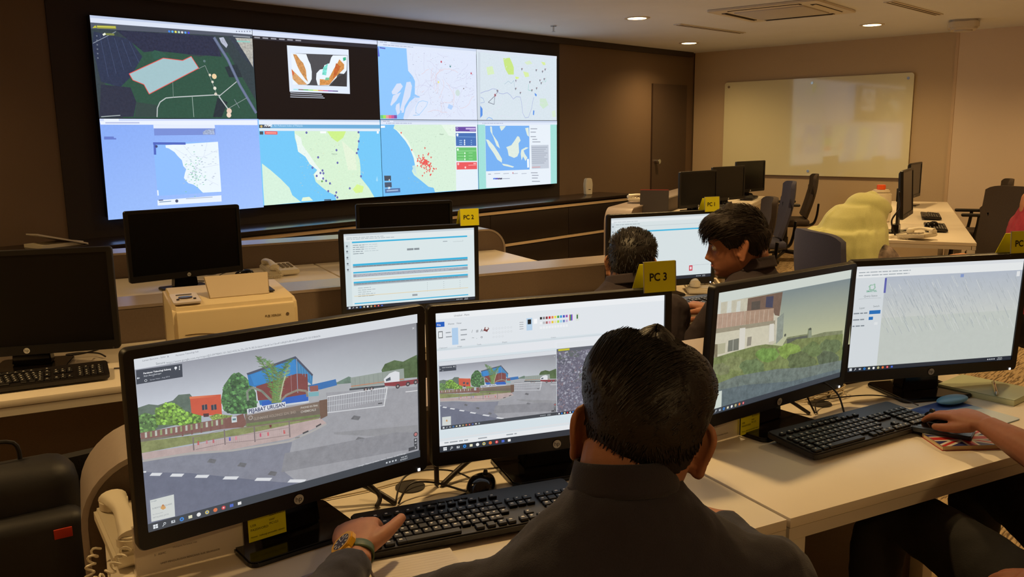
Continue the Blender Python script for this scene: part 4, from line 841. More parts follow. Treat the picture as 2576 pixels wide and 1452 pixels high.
# 7: coastal map with red markers and coloured cards
C=vcan(2,1); C.crop(900,80,3.0249); C.rect(0,0,1,1,(96,180,236),.03)
C.poly([(290,705),(760,700),(760,1210),(590,1222),(580,1190),(540,1180),(480,1130),(430,1090),(415,1060),(430,1020),(470,1010),(430,960),(400,880),(370,830),(330,770),(280,735)],(206,230,206),.06); C.poly([(290,735),(340,770),(390,830),(420,900),(450,960),(480,1020),(440,1020),(430,960),(400,880),(370,830),(320,770)],(226,238,226),.05)
C.poly([(640,700),(760,700),(760,800),(700,790)],(220,236,220),.05); C.poly([(418,1020),(440,1015),(450,1090),(425,1060)],(190,220,220))
specks(C,120,.25,.08,.8,.97,((160,190,160),(190,206,190),(150,176,160)),15,.003); C.text('Malaysia',.58,.2,.024,(90,110,100))
rd=random.Random(9); C.z+=C.step
def pin(x,y,r): C.disc((x,y),r,(224,60,40),8,keep=True); C.poly([(x-r*420,y),(x+r*420,y),(x,y+r*1500)],(224,60,40),keep=True)
for k in range(95):
    x=520+rd.gauss(0,26); y=1000+rd.gauss(0,24)+(x-520)*.35; pin(x,y,.007)
for x,y in ((338,768),(416,898),(517,884),(500,955),(540,935),(563,955),(545,925),(474,985),(495,1095),(555,1090),(560,1085),(575,1060),(550,1050),(580,1040),(560,1000)): pin(x,y,.008)
C.poly([(751,705),(918,703),(922,1202),(753,1212)],(220,230,238),.02)
C.poly([(752,724),(907,724),(908,760),(753,758)],(84,30,150)); C.disc((764,738),.013,(200,190,230)); C.disc((764,738),.009,(84,30,150)); C.line([(830,738),(905,738)],.016,(190,170,220)); C.line([(860,750),(903,751)],.008,(170,150,210))
C.poly([(753,771),(908,771),(910,869),(755,869)],(24,92,170)); C.disc((766,785),.014,(230,236,244)); C.line([(762,800),(905,802)],.004,(120,170,220))
for k in range(3): C.disc((820,827+k*15),.009,(220,230,240),keep=k>0); C.line([(780,827+k*15),(802,827+k*15)],.006,(150,190,230),keep=True); C.line([(868,827+k*15),(876,827+k*15)],.006,(150,190,230),keep=True)
C.poly([(756,880),(910,880),(913,982),(757,982)],(84,184,84)); C.disc((768,896),.012,(230,244,230)); C.line([(764,908),(908,906)],.004,(170,226,170))
for k in range(3): C.disc((821,924+k*23),.009,(220,244,220),keep=k>0); C.line([(764,924+k*23),(812,924+k*23)],.005,(150,220,150),keep=True); C.line([(850,922+k*23),(880,922+k*23)],.005,(150,220,150),keep=True)
C.poly([(757,993),(913,991),(914,1046),(758,1049)],(226,60,60)); C.disc((770,1006),.013,(240,180,180)); C.line([(848,1016),(908,1014)],.006,(244,160,160)); C.disc((824,1033),.011,(244,200,200)); C.line([(886,1003),(906,1003)],.01,(244,180,180))
C.poly([(200,1095),(252,1095),(252,1133),(202,1134)],(30,42,58)); C.poly([(202,1147),(255,1145),(257,1184),(204,1186)],(40,56,84)); C.poly([(204,1196),(320,1190),(322,1222),(205,1229)],(60,96,150)); C.text('4',.055,.80,.04,(230,236,240),True); C.text('28',.045,.905,.04,(230,236,240),True); C.line([(216,1212),(305,1206)],.012,(150,176,210))
chrome(C,.06); C.poly([(175,715),(214,714),(214,730),(176,731)],(236,240,244))
# 8: regional weather page
C=vcan(3,1); C.crop(900,80,3.0249); C.rect(0,0,1,1,(150,214,206),.04); C.poly([(975,700),(1464,700),(1464,1180),(980,1190)],(222,230,238)); C.poly([(976,716),(1306,716),(1306,1050),(980,1064)],(100,164,232),.02)
I=(214,226,214)
for P in ([(1012,722),(1025,722),(1030,780),(1050,810),(1070,840),(1085,890),(1060,870),(1035,800),(1015,760)],[(980,820),(1000,825),(1040,870),(1075,925),(1100,970),(1098,998),(1065,975),(1040,930),(1000,870)],[(1216,796),(1230,800),(1240,830),(1225,850),(1228,920),(1215,950),(1190,962),(1150,945),(1142,900),(1132,880),(1170,865),(1195,830)],[(1098,1005),(1140,1012),(1190,1028),(1180,1036),(1110,1020)],[(1245,900),(1280,880),(1300,885),(1262,905),(1270,930),(1290,960),(1275,985),(1258,950),(1246,980),(1240,930)],[(1275,735),(1300,730),(1304,800),(1290,790)],[(1085,718),(1130,718),(1110,745),(1095,755),(1085,730)]): C.poly(P,I,.06)
for x,y,w in ((1315,740,50),(1315,765,40),(1315,800,40),(1328,820,36),(1328,840,60),(1315,1075,50),(1322,1095,50),(1322,1115,44),(1322,1140,60)): C.line([(x,y),(x+w,y)],.008,(140,146,160))
C.poly([(1318,865),(1448,862),(1450,1040),(1322,1046)],(186,194,206))
for k in range(9): C.line([(1322,882+k*15),(1440-(k%3)*12,880+k*15)],.006,(140,148,164),keep=k>0)
C.line([(1322,1033),(1386,1031)],.006,(206,120,120)); C.line([(994,1086),(1015,1086)],.006,(120,130,150))
for k in range(4): C.line([(1040+k*68,1082),(1084+k*66,1080)],.006,(160,168,184),keep=k>0)
C.disc((1180,1076),.007,(190,50,60)); 
for k,c in enumerate(((60,120,220),(50,40,180),(70,30,100),(20,20,60))): C.line([(1031+k*17,1121),(1048+k*17,1119)],.014,c,keep=k>0)
C.line([(1102,1120),(1156,1119)],.006,(140,150,170)); C.poly([(1286,970),(1300,969),(1301,1034),(1288,1036)],(236,242,246)); chrome(C,.06,False)
VL={(0,0):'top row, leftmost video wall unit showing a dark satellite view with an outlined plot',(1,0):'top row video wall unit with black page and small white map panel',(2,0):'top row video wall unit showing a pale city map with islands and blue sea',(3,0):'top row, rightmost video wall unit with grey-green map, pins and winding river',
(0,1):'bottom row, leftmost video wall unit with blue page and a small coast map',(1,1):'bottom row video wall unit with green peninsula map and dark blue dots',(2,1):'bottom row video wall unit with red marker cluster and coloured cards',(3,1):'bottom row, rightmost video wall unit with a regional island map and grey text'}
for (i,j),C in cvs.items():
    x0=i*PW; z0=.94+(1-j)*PH
    o=empty('video_wall_unit',(x0+PW/2,YB-.01,z0),0,VL[(i,j)],'video wall screen','four by two video wall')
    MB().box((0,-.03,PH/2),(PW-.001,.054,PH-.001),bev=.002).build('housing',m_black,o)
    C.build('display',o,(-PW/2+.0025,-.0585,.0025),m=M_VW)['label']='lit display'
mt_=MB().box((2*PW,YB-.005,.94+PH),(4*PW-.1,.008,2*PH-.1)).build('trim_5',m_dgrey); struct(mt_)
# ------------------------------------------------------------ keyboards and mice
m_kb=mat('keyboard_shell',rgb(30,25,24),.4); m_key=mat('keycap_black',rgb(22,19,19),.45)
def keyboard(loc,yaw,label,group='black desktop keyboards'):
    o=empty('keyboard',loc,yaw,label,'keyboard',group); Lx,Ly=.455,.152; sl=R(4)
    T=Matrix.Translation((0,0,.0065))@Matrix.Rotation(sl,4,'X')
    MB().prism(rrect(Lx,Ly,.012),0,.016,mt=T@Matrix.Translation((0,Ly/2*0,.004)),bev=.003).build('case',m_kb,o)
    ks=MB(); lg=MB(); rd=random.Random(5)
    blocks=[(-.218,15,.0185),(.0685,3,.0185),(.133,4,.0185)]
    p=.0188
    def key(x,y,w=.0162,h=.0155):
        ks.box((x,y,.0225),(w,h,.006),bev=.0012,seg=1)
        if rd.random()<.9: 
            lg.bm.faces.new([lg.bm.verts.new((x+q[0],y+q[1],.0259)) for q in ((-.004,-.0005),(rd.uniform(-.001,.003),-.0005),(.001,rd.uniform(.0025,.004)),(-.004,.0035))])
    for r in range(5):
        y=.018-r*.0188+.0; x=-.218+.009
        if r<4:
            for k in range(15 if r<3 else 14): key(x+k*p+(r*.003 if 0<k<13 else 0),y,.0162)
        else:
            for k,w in ((0,.022),(1.4,.018),(2.6,.018)): key(x+k*p,y,w)
            ks.box((-.218+.118,y,.0225),(.105,.0155,.006),bev=.0012,seg=1)
            for k in (10.6,11.8,13,14): key(x+k*p,y)
    for k in range(13): key(-.209+k*.0216+(0 if k==0 else .004),.045,.0155,.011)
    for r in range(2):
        for k in range(3): key(.0795+k*p,.018-r*.0188)
    for k in range(3): key(.0795+k*p,.018-4*.0188)
    key(.0795+p,.018-3*.0188)
    for r in range(5):
        for k in range(4): key(.146+k*p,.018-r*.0188)
    for k in range(6): ks.box((-.08+k*.016,.062,.021),(.013,.006,.003),bev=.001,seg=1)
    lg.bm.faces.new([lg.bm.verts.new((math.cos(a*.5236)*.0055,.066+math.sin(a*.5236)*.0055,.0168)) for a in range(12)])
    n0=len(ks.bm.faces); ks.add(lg.bm); ks.xf(T@Matrix.Translation((0,-.004,0))); ko=ks.build('keys',m_key,o)
    ko.data.materials.append(mat('key_legend_print',rgb(225,222,214),.5))
    for f_ in ko.data.polygons[n0:]: f_.material_index=1
    for sx in (-1,1): MB().box((sx*.19,.055,.008),(.03,.012,.012)).build('foot',m_kb,o)
    return o
kz=HDK+.001
keyboard(ST(.635,1.44,kz),A_-R(5),'black keyboard under the left hand of the man in front')
keyboard(ST(1.675,1.445,kz),A_+R(3.5),'black keyboard in front of the blurred house monitor')
keyboard(ST(-.185,2.985,kz),A_+R(1),'black keyboard at the left edge in front of the big dark monitor')
keyboard(ST(2.27,2.93,kz),A_,'black keyboard behind the PC 3 sign, in front of the PC 1 monitor')
keyboard(LP+UP*1.75-NP*.42+Vector((0,0,kz)),AP,'keyboard of the far pod nearest the visible chairs')
keyboard(LP+UP*3.15-NP*.47+Vector((0,0,kz)),AP,'keyboard of the far pod closest to the whiteboard')
keyboard(RP+UP*.80+NP*.22+Vector((0,0,kz)),AP,'keyboard on the near end of the right pod with a mouse on it')
keyboard(RP+UP*1.75+NP*.22+Vector((0,0,kz)),AP,'keyboard on the right pod behind the first one')
def mouse(loc,yaw,label,m=None,rx=0):
    o=empty('computer_mouse',loc,yaw,label,'mouse','black computer mice')
    mb=MB(); n=24
    def f(u,v):
        a=2*PI*u; y=math.cos(a)*.056; x=math.sin(a)*.031*(1+.12*math.cos(a)*-1); b=PI/2*v
        return (x*math.cos(b)**.5 if v<1 else 0,y*math.cos(b)**.5 if v<1 else 0,.002+.036*math.sin(b)*(1-.15*math.cos(a)))
    mb.grid(f,n,10,True); mb.xf(Matrix.Rotation(rx,4,'X')); mb.build('shell',m or m_gloss,o)
    MB().cyl((0,.03,.030),.008,.006,'X',n=16).xf(Matrix.Rotation(rx,4,'X')).build('scroll_wheel',m_dgrey,o)
    return o
mouse(ST(.715,1.575,HDK),A_-R(40),'glossy black mouse lying beside the foot of the PC 3 monitor')
mouse(ST(.78,4.8,HDK),A_+R(60),'black mouse on the back desk, left of the desk phone')
mouse(LP+UP*2.2-NP*.4+Vector((0,0,HDK)),AP,'dark mouse between the two far pod keyboards')
mouse(LP+UP*3.6-NP*.4+Vector((0,0,HDK)),AP,'dark mouse at the far right end of the far pod')
mouse(RP+UP*.72+NP*.25+Vector((0,0,HDK+.027)),AP+.6,'dark mouse lying on the right pod keyboard')
# ------------------------------------------------------------ desk phones
def coil(mb,pts,r=.0075,turns=18,w=.0022,sm=6):
    P=[Vector(p) for p in pts]; q=[]
    for i in range(len(P)-1):
        p0=P[max(0,i-1)];p1=P[i];p2=P[i+1];p3=P[min(len(P)-1,i+2)]
        for k in range(12):
            u=k/12; q.append(.5*((2*p1)+(p2-p0)*u+(2*p0-5*p1+4*p2-p3)*u*u+(3*p1-p0-3*p2+p3)*u**3))
    q.append(P[-1]); n=len(q); L=[0]
    for a,b in zip(q,q[1:]): L.append(L[-1]+(b-a).length)
    out=[]; N=turns*9
    for k in range(N+1):
        d=L[-1]*k/N; i=min(n-2,max(j for j in range(n) if L[j]<=d)); f=(d-L[i])/max(1e-6,L[i+1]-L[i]); c=q[i].lerp(q[i+1],min(1,f)); t=(q[i+1]-q[i]).normalized()
        x=t.cross(Vector((0,0,1)));  x=x.normalized() if x.length>.1 else Vector((1,0,0)); y=t.cross(x); a=2*PI*k/9
        out.append(c+x*math.cos(a)*r+y*math.sin(a)*r)
    mb.tube(out,w,n=5)
m_key2=mat('phone_key_grey',rgb(120,108,92),.5)
def phone(loc,yaw,label,cord=None):
    o=empty('desk_phone',loc,yaw,label,'telephone','cream desk phones')
    MB().prism([(-.085,-.1),(.085,-.1),(.085,.1),(-.085,.1)],.002,.03,bev=.006).xf(Matrix(((1,0,0,0),(0,1,0,0),(0,.09,1,.012),(0,0,0,1)))).build('base',m_white,o)
    kk=MB()
    for r in range(4):
        for k in range(3): kk.box((.012+k*.024,.045-r*.026,.0455+(.045-r*.026)*.09),(.016,.014,.006),bev=.0015,seg=1)
    kk.build('keypad',m_key2,o)
    h=MB(); h.tube([(-.05,-.085,.055),(-.05,-.06,.062),(-.05,0,.074),(-.05,.06,.07),(-.05,.09,.066)],[(.025,.016),(.02,.012),(.015,.010),(.02,.012),(.026,.016)],n=16,upv=(0,0,1),sm=4)
    h.cyl((-.05,-.078,.048),.026,.022,n=24,bev=.004).cyl((-.05,.082,.058),.026,.022,n=24,bev=.004).build('handset',m_white,o)
    if cord: 
        c=MB(); coil(c,cord,turns=int(14+6*len(cord))); c.build('coiled_cord',m_white,o)
    return o
phone(ST(.97,4.80,HDK),A_+R(4),'cream desk phone with keypad standing behind the printer',[(-.05,-.1,.05),(-.03,-.14,.012),(-.12,-.12,.012),(-.1,-.02,.012)])
phone(ST(.072,1.67,HDK),A_+R(8),'cream desk phone at the left end of the nearest desk',[(-.06,-.105,.05),(-.10,-.13,.02),(-.14,-.09,-.03),(-.155,-.12,-.16),(-.15,-.16,-.30),(-.13,-.12,-.42),(-.125,-.1,-.2),(-.12,-.05,-.02),(-.1,-.02,.02)])
phone(RP+UP*.10+NP*.36+Vector((0,0,HDK)),AP+R(150),'cream desk phone at the near end of the right pod',[(-.05,-.1,.04),(0,-.16,.012),(.1,-.14,.012),(.07,-.02,.012)])
phone(ST(2.63,3.2,HDK),A_+R(-30),'cream desk phone beside the seated men, right of the PC 1 monitor')
phone(LP+UP*.62+NP*.10+Vector((0,0,.871)),AP+.3,'cream desk phone on the far pod partition ledge')
fc=MB(); coil(fc,[ST(2.15,1.72,HDK+.012),ST(2.22,1.74,HDK+.014),ST(2.28,1.71,HDK+.012),ST(2.24,1.68,HDK+.014),ST(2.17,1.69,HDK+.024)],r=.011,turns=22,w=.003); o=fc.build('coiled_cord',m_white); tag(o,'cream coiled cord lying on the desk behind the rain map monitor','cord')
# ------------------------------------------------------------ name signs on the monitors
def sign(mon,cen,yaw,txt,label,dx=.245,w=.08,h=.068,tilt=0):
    yr=R(yaw); zt=cen[2]+MH/2+.0155; c=Vector(cen)+Vector((math.cos(yr),math.sin(yr),0))*dx
    o=empty('tent_sign',(c.x,c.y,zt-.006),yr,label,'sign','yellow numbered tent signs')
    f=MB().box((0,-.0075,h/2),(w,.0015,h),rx=R(-4)).build('front_card',m_yel,o)
    MB().box((0,.030,h/2-.003),(w,.0015,h),rx=R(28)).build('back_card',m_yel,o)
    g=MB(); 
    for a,b,cc,d in ((-w/2,0,.0018,h),(w/2,0,.0018,h)): g.box((a,-.0085,h/2),(.0015,.002,h),rx=R(-4))
    g.box((0,-.0035,h),(w,.002,.0015)).build('clear_edge',m_silver,o)
    cv=Canvas(w,h,step=.0002); cv.text(txt,.17,.62,.36,(26,22,8),bold=True,sx=.92); q=cv.build('lettering',o,(0,0,0),m=M_PRT); q.matrix_local=Matrix.Translation((-w/2,-.0075,h/2))@Matrix.Rotation(R(-4),4,'X')@Matrix.Translation((0,-.0012,-h/2))@Matrix.Rotation(PI/2,4,'X')
sign(mB,(-1.053,-4.9774,.9709),-27.5,'PC 3','yellow tent sign reading PC 3 on the monitor behind the front head',.247)
sign(mC,(-.2355,-3.5284,.9583),-25.9,'PC 2','yellow tent sign reading PC 2 on the web form monitor',.245)
sign(mD,(.8931,-3.9682,.9561),-26.5,'PC 1','yellow tent sign reading PC 1 beside the dark-haired man',.255)
sign(mF,(.0907,-5.4033,.9685),-34.6,'PC 4','yellow tent sign cut by the right edge on the rain map monitor',.255)
def card(p,yaw,label,w=.185,h=.094):
    o=empty('information_card',p,yaw,label,'card','white information cards in clear stands')
    MB().box((0,0,h/2+.001),(w,.003,h)).box((0,.018,.002),(w,.036,.002)).build('clear_stand',mat('clear_acrylic',rgb(225,215,205),.1,alpha=.35),o)
    MB().box((0,-.0018,h/2+.001),(w-.004,.0008,h-.004)).build('paper',mat('white_paper',rgb(226,216,202),.6),o)
    cv=Canvas(w,h,step=.0001)
    cv.poly([(.028,.108),(.046,.108),(.043,.119),(.040,.121),(.038,.132),(.036,.121),(.031,.119)],(196,120,50))
    cv.text('UNIT SELANGOR PENGURUSAN BENCANA (UPBS)',.24,.16,.062,(60,50,44),True); cv.text('SMART SELANGOR MANAGEMENT SYSTEM (SMS)',.26,.25,.058,(60,50,44),True)
    cv.text('Radar / Cuaca / Near Current / Forecast',.34,.37,.054,(70,60,54)); cv.text('Pusat cuaca Selangor',.34,.43,.042,(120,110,100)); cv.text('1.  MET',.17,.47,.054,(70,60,54)); cv.text('Hotspot forecast risk',.34,.58,.05,(90,80,74)); cv.text('2.  ASMC',.17,.65,.054,(70,60,54)); cv.text('UNIT PENGURUSAN BENCANA SUK SELANGOR',.22,.84,.05,(70,60,54))
    q=cv.build('print',o,(0,0,0),m=M_PRT); q.matrix_local=Matrix.Translation((-w/2,-.0036,.001))@Matrix.Rotation(PI/2,4,'X')
card(ST(.125,1.535,HDK),A_+R(4),'white information card standing below the street view monitor')
card(ST(1.335,1.572,HDK),A_+R(6),'white information card standing right of the front head, below the house monitor')
def note(p,yaw,label,w=.072,h=.064):
    o=empty('sticky_note',p,yaw,label,'note','yellow notes hanging under the bezels')
    MB().box((0,0,-h/2),(w,.0008,h)).build('paper',m_yel,o)
    cv=Canvas(w,h,step=.0001); cv.text('CONTROL PANEL',.05,.3,.11,(90,84,10)); cv.text('USR',.05,.55,.1,(90,84,10)); cv.text('PASSWORD',.05,.68,.1,(90,84,10)); cv.text('SELANGOR',.55,.36,.1,(90,84,10)); cv.text('user',.55,.5,.1,(90,84,10)); cv.text('PC123',.55,.62,.1,(90,84,10)); cv.text('Notes:  hubungi pentadbir sistem',.05,.88,.075,(110,104,20))
    q=cv.build('print',o,(0,0,0),m=M_PRT); q.matrix_local=Matrix.Translation((-w/2,-.0008,-h))@Matrix.Rotation(PI/2,4,'X')
def belowbezel(cen,yaw,dx): yr=R(yaw); return Vector(cen)+Vector((math.cos(yr),math.sin(yr),0))*dx+Vector((-math.sin(yr),math.cos(yr),0))*.02+Vector((0,0,-MH/2-.018))
note(belowbezel((-1.6187,-4.8327,.9841),-8.63,-.055),R(-8.6),'yellow note hanging under the street view monitor')
note(belowbezel((-.4487,-5.2128,.9696),-10.5,-.095),R(-10.5),'yellow note hanging under the blurred house monitor')
# ------------------------------------------------------------ printer
pr=empty('laser_printer',ST(.437,2.87,HDK),A_,'cream laser printer with raised paper flap behind the street view monitor','printer')
m_pr=mat('printer_cream',rgb(226,208,170),.38)
pw,pd,ph=.395,.38,.225
prof=[(0,.0),(0,.185),(.012,.212),(.05,.225),(.33,.235),(.365,.22),(.38,.18),(.38,0)]
MB().prism(prof,-pw/2,pw/2,mt=Matrix(((0,0,1,0),(1,0,0,0),(0,1,0,0),(0,0,0,1))),bev=.012).build('body',m_pr,pr,ang=45)
# wavy seam, front tray, tray opening
sm_=MB(); sm_.tube([(-.165+.33*k/20,-.0006,.118+.012*math.sin(1.2+k/20*5.2)) for k in range(21)],.0012,n=6); sm_.build('seam',mat('seam_brown',rgb(150,130,95),.6),pr)
MB().box((.02,-.002,.045),(.25,.006,.05),bev=.008).build('front_tray',mat('tray_cream',rgb(205,186,148),.45),pr)
MB().prism([(-.11,0),(.085,0),(.10,.105),(-.115,.105)],0,.006,mt=Matrix.Translation((.035,.075,.222))@Matrix.Rotation(R(38),4,'X'),bev=.003).build('paper_flap',mat('flap_cream',rgb(200,184,160),.3),pr)
MB().box((.04,.16,.233),(.2,.15,.004)).build('output_well',m_dgrey,pr)
MB().prism(rrect(.085,.15,.01),.0,.006,mt=Matrix.Translation((-.148,.10,.2275))@Matrix.Rotation(R(2),4,'X')).build('control_panel',mat('panel_pale',rgb(222,210,200),.3),pr)
MB().box((-.148,.14,.2365),(.05,.004,.002)).build('panel_slot',m_dgrey,pr); MB().cyl((0,0,0),.022,.004,n=28).xf(Matrix.Translation((-.148,.09,.236))@Matrix.Diagonal((1,.7,1,1))).build('panel_display',mat('panel_blue_grey',rgb(70,66,90),.2),pr)
for k in (-1,1): MB().box((-.148+k*.026,.062,.235),(.009,.006,.004),bev=.001).build('button',m_dgrey,pr)
cv=Canvas(.09,.02,step=.0001); cv.text('FUJI XEROX',.02,.7,.5,(130,112,80),True); cv.discuv(.076,.010,.0055,(120,102,80)); q=cv.build('brand_print',pr,(.085,-.0008,.155),m=M_PRT)
# ------------------------------------------------------------ cables
def cable(pts,r,m,label,cat='cable',group='loose cables on the nearest desks',name='cable',sm=8):
    mb=MB(); mb.tube(pts,r,n=8,sm=sm); o=mb.build(name,m,ang=180); return tag(o,label,cat,group)
z=HDK+.004
def S(s,t,dz=0): return ST(s,t,z+dz)
cable([S(.49,1.60,0),S(.50,1.615,.02),S(.46,1.64,.06),S(.40,1.67,.10),S(.36,1.66,.14)],.005,m_cable,'thick black cable rising behind the street view monitor foot')
cable([S(.53,1.60,0),S(.50,1.63,.02),S(.45,1.66,.05),S(.40,1.70,.08)],.006,m_cable,'second thick black cable beside the first at the desk hole')
cable([S(.53,1.60,0),S(.56,1.64,.03),S(.61,1.67,.03),S(.68,1.66,.02),S(.72,1.63,.0),S(.70,1.585,0),S(.62,1.56,0),S(.60,1.55,0)],.002,m_cable,'thin dark cable making a loop between the two left monitors')
cable([S(.535,1.595,0),S(.57,1.62,.025),S(.62,1.62,.02),S(.67,1.57,.01),S(.69,1.525,.012)],.0024,m_cable,'keyboard cable arching to the keyboard of the man in front')
cable([S(.64,1.645,0),S(.642,1.65,.05),S(.645,1.66,.13)],.0055,m_cable,'straight black cable dropping between the two left monitors')
cable([S(.65,1.64,0),S(.72,1.665,.03),S(.80,1.68,.06),S(.88,1.69,.10)],.006,m_cable,'thick black cable sweeping behind the image editor monitor')
cable([S(.70,1.70,.06),S(.76,1.70,.03),S(.82,1.69,.04),S(.90,1.68,.07)],.005,m_cable,'sagging black cable behind the image editor monitor')
cable([S(.40,1.69,0),S(.50,1.69,0),S(.60,1.70,0),S(.66,1.66,0)],.0018,m_gcable,'pale thin cable lying behind the left grommet')
cable([S(1.70,1.615,0),S(1.665,1.65,.03),S(1.63,1.67,.05)],.005,m_cable,'short black plug cable at the right desk hole')
cable([S(1.715,1.61,0),S(1.70,1.63,.06),S(1.73,1.61,.085),S(1.75,1.57,.06),S(1.735,1.53,.02)],.0026,m_cable,'black keyboard cable looping above the right keyboard')
cable([S(1.72,1.61,0),S(1.76,1.645,.015),S(1.86,1.65,.012),S(1.95,1.62,.012),S(1.985,1.56,.012),S(1.98,1.50,.012)],.0018,m_cable,'mouse cable running to the hand on the mouse')
cb=MB()
rd=random.Random(2)
for k in range(9):
    c=(1.83+rd.uniform(-.03,.05),1.71+rd.uniform(-.03,.02)); a=rd.uniform(-.3,.5); cb.tube([S(c[0]+.07*math.cos(u)*math.cos(a)-.022*math.sin(u)*math.sin(a),c[1]+.022*math.sin(u)*math.cos(a)+.03*math.cos(u)*math.sin(a),.006+.012*math.sin(u+k)+.010) for u in [i*PI/6 for i in range(13)]],.0017,n=6,sm=3)
tag(cb.build('cable_bundle',m_gcable,ang=180),'tangled bundle of thin beige cable between the two right monitors','cable')
cable([S(1.86,1.70,0),S(1.90,1.72,.03),S(1.95,1.75,.08),S(1.97,1.77,.12)],.005,m_cable,'black cable going up behind the rain map monitor')
cable([ST(.6+.02*k,3.2,0)*0+ST(-.02+.06*math.cos(k*.9),3.22+.05*math.sin(k*.9),HDK+.008+.006*k) for k in range(8)],.0028,m_cable,'curled black cable on the left desk right of the dark monitor foot')
cable([ST(.06,3.05,z),ST(.10,3.03,z),ST(.12,2.98,z),ST(.16,2.95,z),ST(.18,2.90,z)],.0024,m_cable,'keyboard cable trailing off the right end of the left keyboard')
cable([ST(.52,4.78,z),ST(.6,4.74,z),ST(.66,4.80,z+.02),ST(.74,4.86,z+.03)],.0024,m_cable,'thin cable right of the back row monitor foot')
cable([ST(2.38,3.1,z),ST(2.45,3.08,z),ST(2.52,3.0,z),ST(2.42,2.95,z+.02)],.0024,m_cable,'black cable curving on the desk below the PC 1 monitor')
cable([RP+UP*.05+NP*.5+Vector((0,0,HDK+.03+.1*k)) +NP*.03*math.sin(k*2) for k in range(4)],.006,m_cable,'black cables hanging behind the edge-on monitor')
# ------------------------------------------------------------ things by the mouse hand
nb=empty('notebook',ST(1.865,1.285,HDK),A_+R(-24),'small notebook with a red, white and blue flag cover','notebook')
MB().box((0,0,.006),(.15,.095,.010)).build('pages',mat('page_cream',rgb(226,196,150),.7),nb)
fl=Canvas(.154,.099,step=.0001); fl.rect(0,0,1,1,(40,44,110)); w_=(226,218,205); r_=(196,44,40)
for P,wd in (([(0,0),(1,1)],.022),([(0,1),(1,0)],.022)): fl.lf(P,wd,w_)
for P,wd in (([(0,0),(1,1)],.008),([(0,1),(1,0)],.008)): fl.lf(P,wd,r_)
fl.rect(.4,0,.6,1,w_); fl.rect(0,.34,1,.66,w_); fl.rect(.44,0,.56,1,r_); fl.rect(0,.41,1,.59,r_)
fl.build('flag_cover',nb,(-.077,-.0495,.0114),m=M_PRT,rot=(0,0,0)); MB().box((0,0,.0005),(.154,.099,.001)).build('back_cover',mat('cover_red',rgb(170,44,40),.5),nb)
wl=empty('smartphone',ST(1.86,1.335,HDK+.0125),A_+R(-62),'dark blue-black smartphone case lying on the flag notebook','phone')
MB().prism(rrect(.135,.07,.008),0,.011,bev=.002).build('case',mat('case_dark_blue',rgb(44,50,62),.35),wl); MB().prism(rrect(.06,.04,.012),.011,.0115,mt=Matrix.Translation((-.03,0,0))).build('camera_plate',m_gloss,wl)
mp=empty('mouse_pad',ST(2.02,1.415,HDK),A_+R(4),'thin blue and white mouse pad under the hand with the mouse','mouse pad')
MB().prism(rrect(.25,.2,.01),0,.003).build('base',mat('pad_blue_white',rgb(150,172,190),.6),mp)
cv=Canvas(.25,.2,step=.0001); cv.pf([(0,.02),(.02,0),(.98,0),(1,.02),(1,.35),(.5,.25),(0,.12)],(40,70,140)); cv.pf([(0,.2),(.5,.4),(1,.5),(1,.9),(.98,1),(.02,1),(0,.98)],(186,196,200)); cv.build('print',mp,(-.125,-.1,.0031),m=M_PRT,rot=(0,0,0))
MB().sphere((.10,.075,.0125),.05,sc=(1.2,.55,.2)).build('wrist_cushion',mat('cushion_light_blue',rgb(110,170,205),.35),mp)
fd=empty('document_pad',ST(2.295,1.52,HDK),A_+R(12),'pale green document pad at the right edge of the desk','pad')
MB().box((0,0,.008),(.16,.21,.016),bev=.002).build('pages',mat('pad_pale_green',rgb(196,204,170),.6),fd); MB().box((0,0,.0168),(.158,.208,.0012)).build('cover_sheet',mat('pad_cover',rgb(176,188,160),.35),fd)
pn=empty('pen',ST(2.285,1.49,HDK+.0235),A_+R(38),'silver pen lying on the pale green pad','pen','pens')
MB().cyl((0,0,0),.005,.11,'X',n=16).build('barrel',m_chrome,pn); MB().cyl((-.064,0,0),.0012,.018,'X',r2=.0045,n=16).build('tip',m_silver,pn); MB().box((.04,0,.007),(.035,.003,.0015)).build('clip',m_chrome,pn)
p2=empty('pen',ST(.285,1.375,HDK+.006),A_+R(14),'purple and clear pen at the bottom edge left of the wristwatch','pen','pens')
MB().cyl((0,0,0),.0055,.12,'X',n=16).build('barrel',mat('clear_barrel',rgb(190,180,190),.15,alpha=.7),p2); MB().cyl((-.062,0,0),.0075,.012,'X',n=16).build('cap',mat('cap_purple',rgb(70,50,120),.3),p2)
np_=empty('notepad',ST(.47,1.30,HDK),A_+R(-6),'open lined notepad between the left forearm and the man in front','notepad')
MB().box((0,0,.004),(.15,.14,.006)).build('pages',mat('white_paper',(0,0,0)),np_)
cv=Canvas(.15,.14,step=.0001)
for k in range(14): cv.lf([(.03,.08+k*.065),(.97,.08+k*.065)],.0004,(170,160,150),keep=k>0)
cv.build('ruled_lines',np_,(-.075,-.07,.0075),m=M_PRT,rot=(0,0,0))
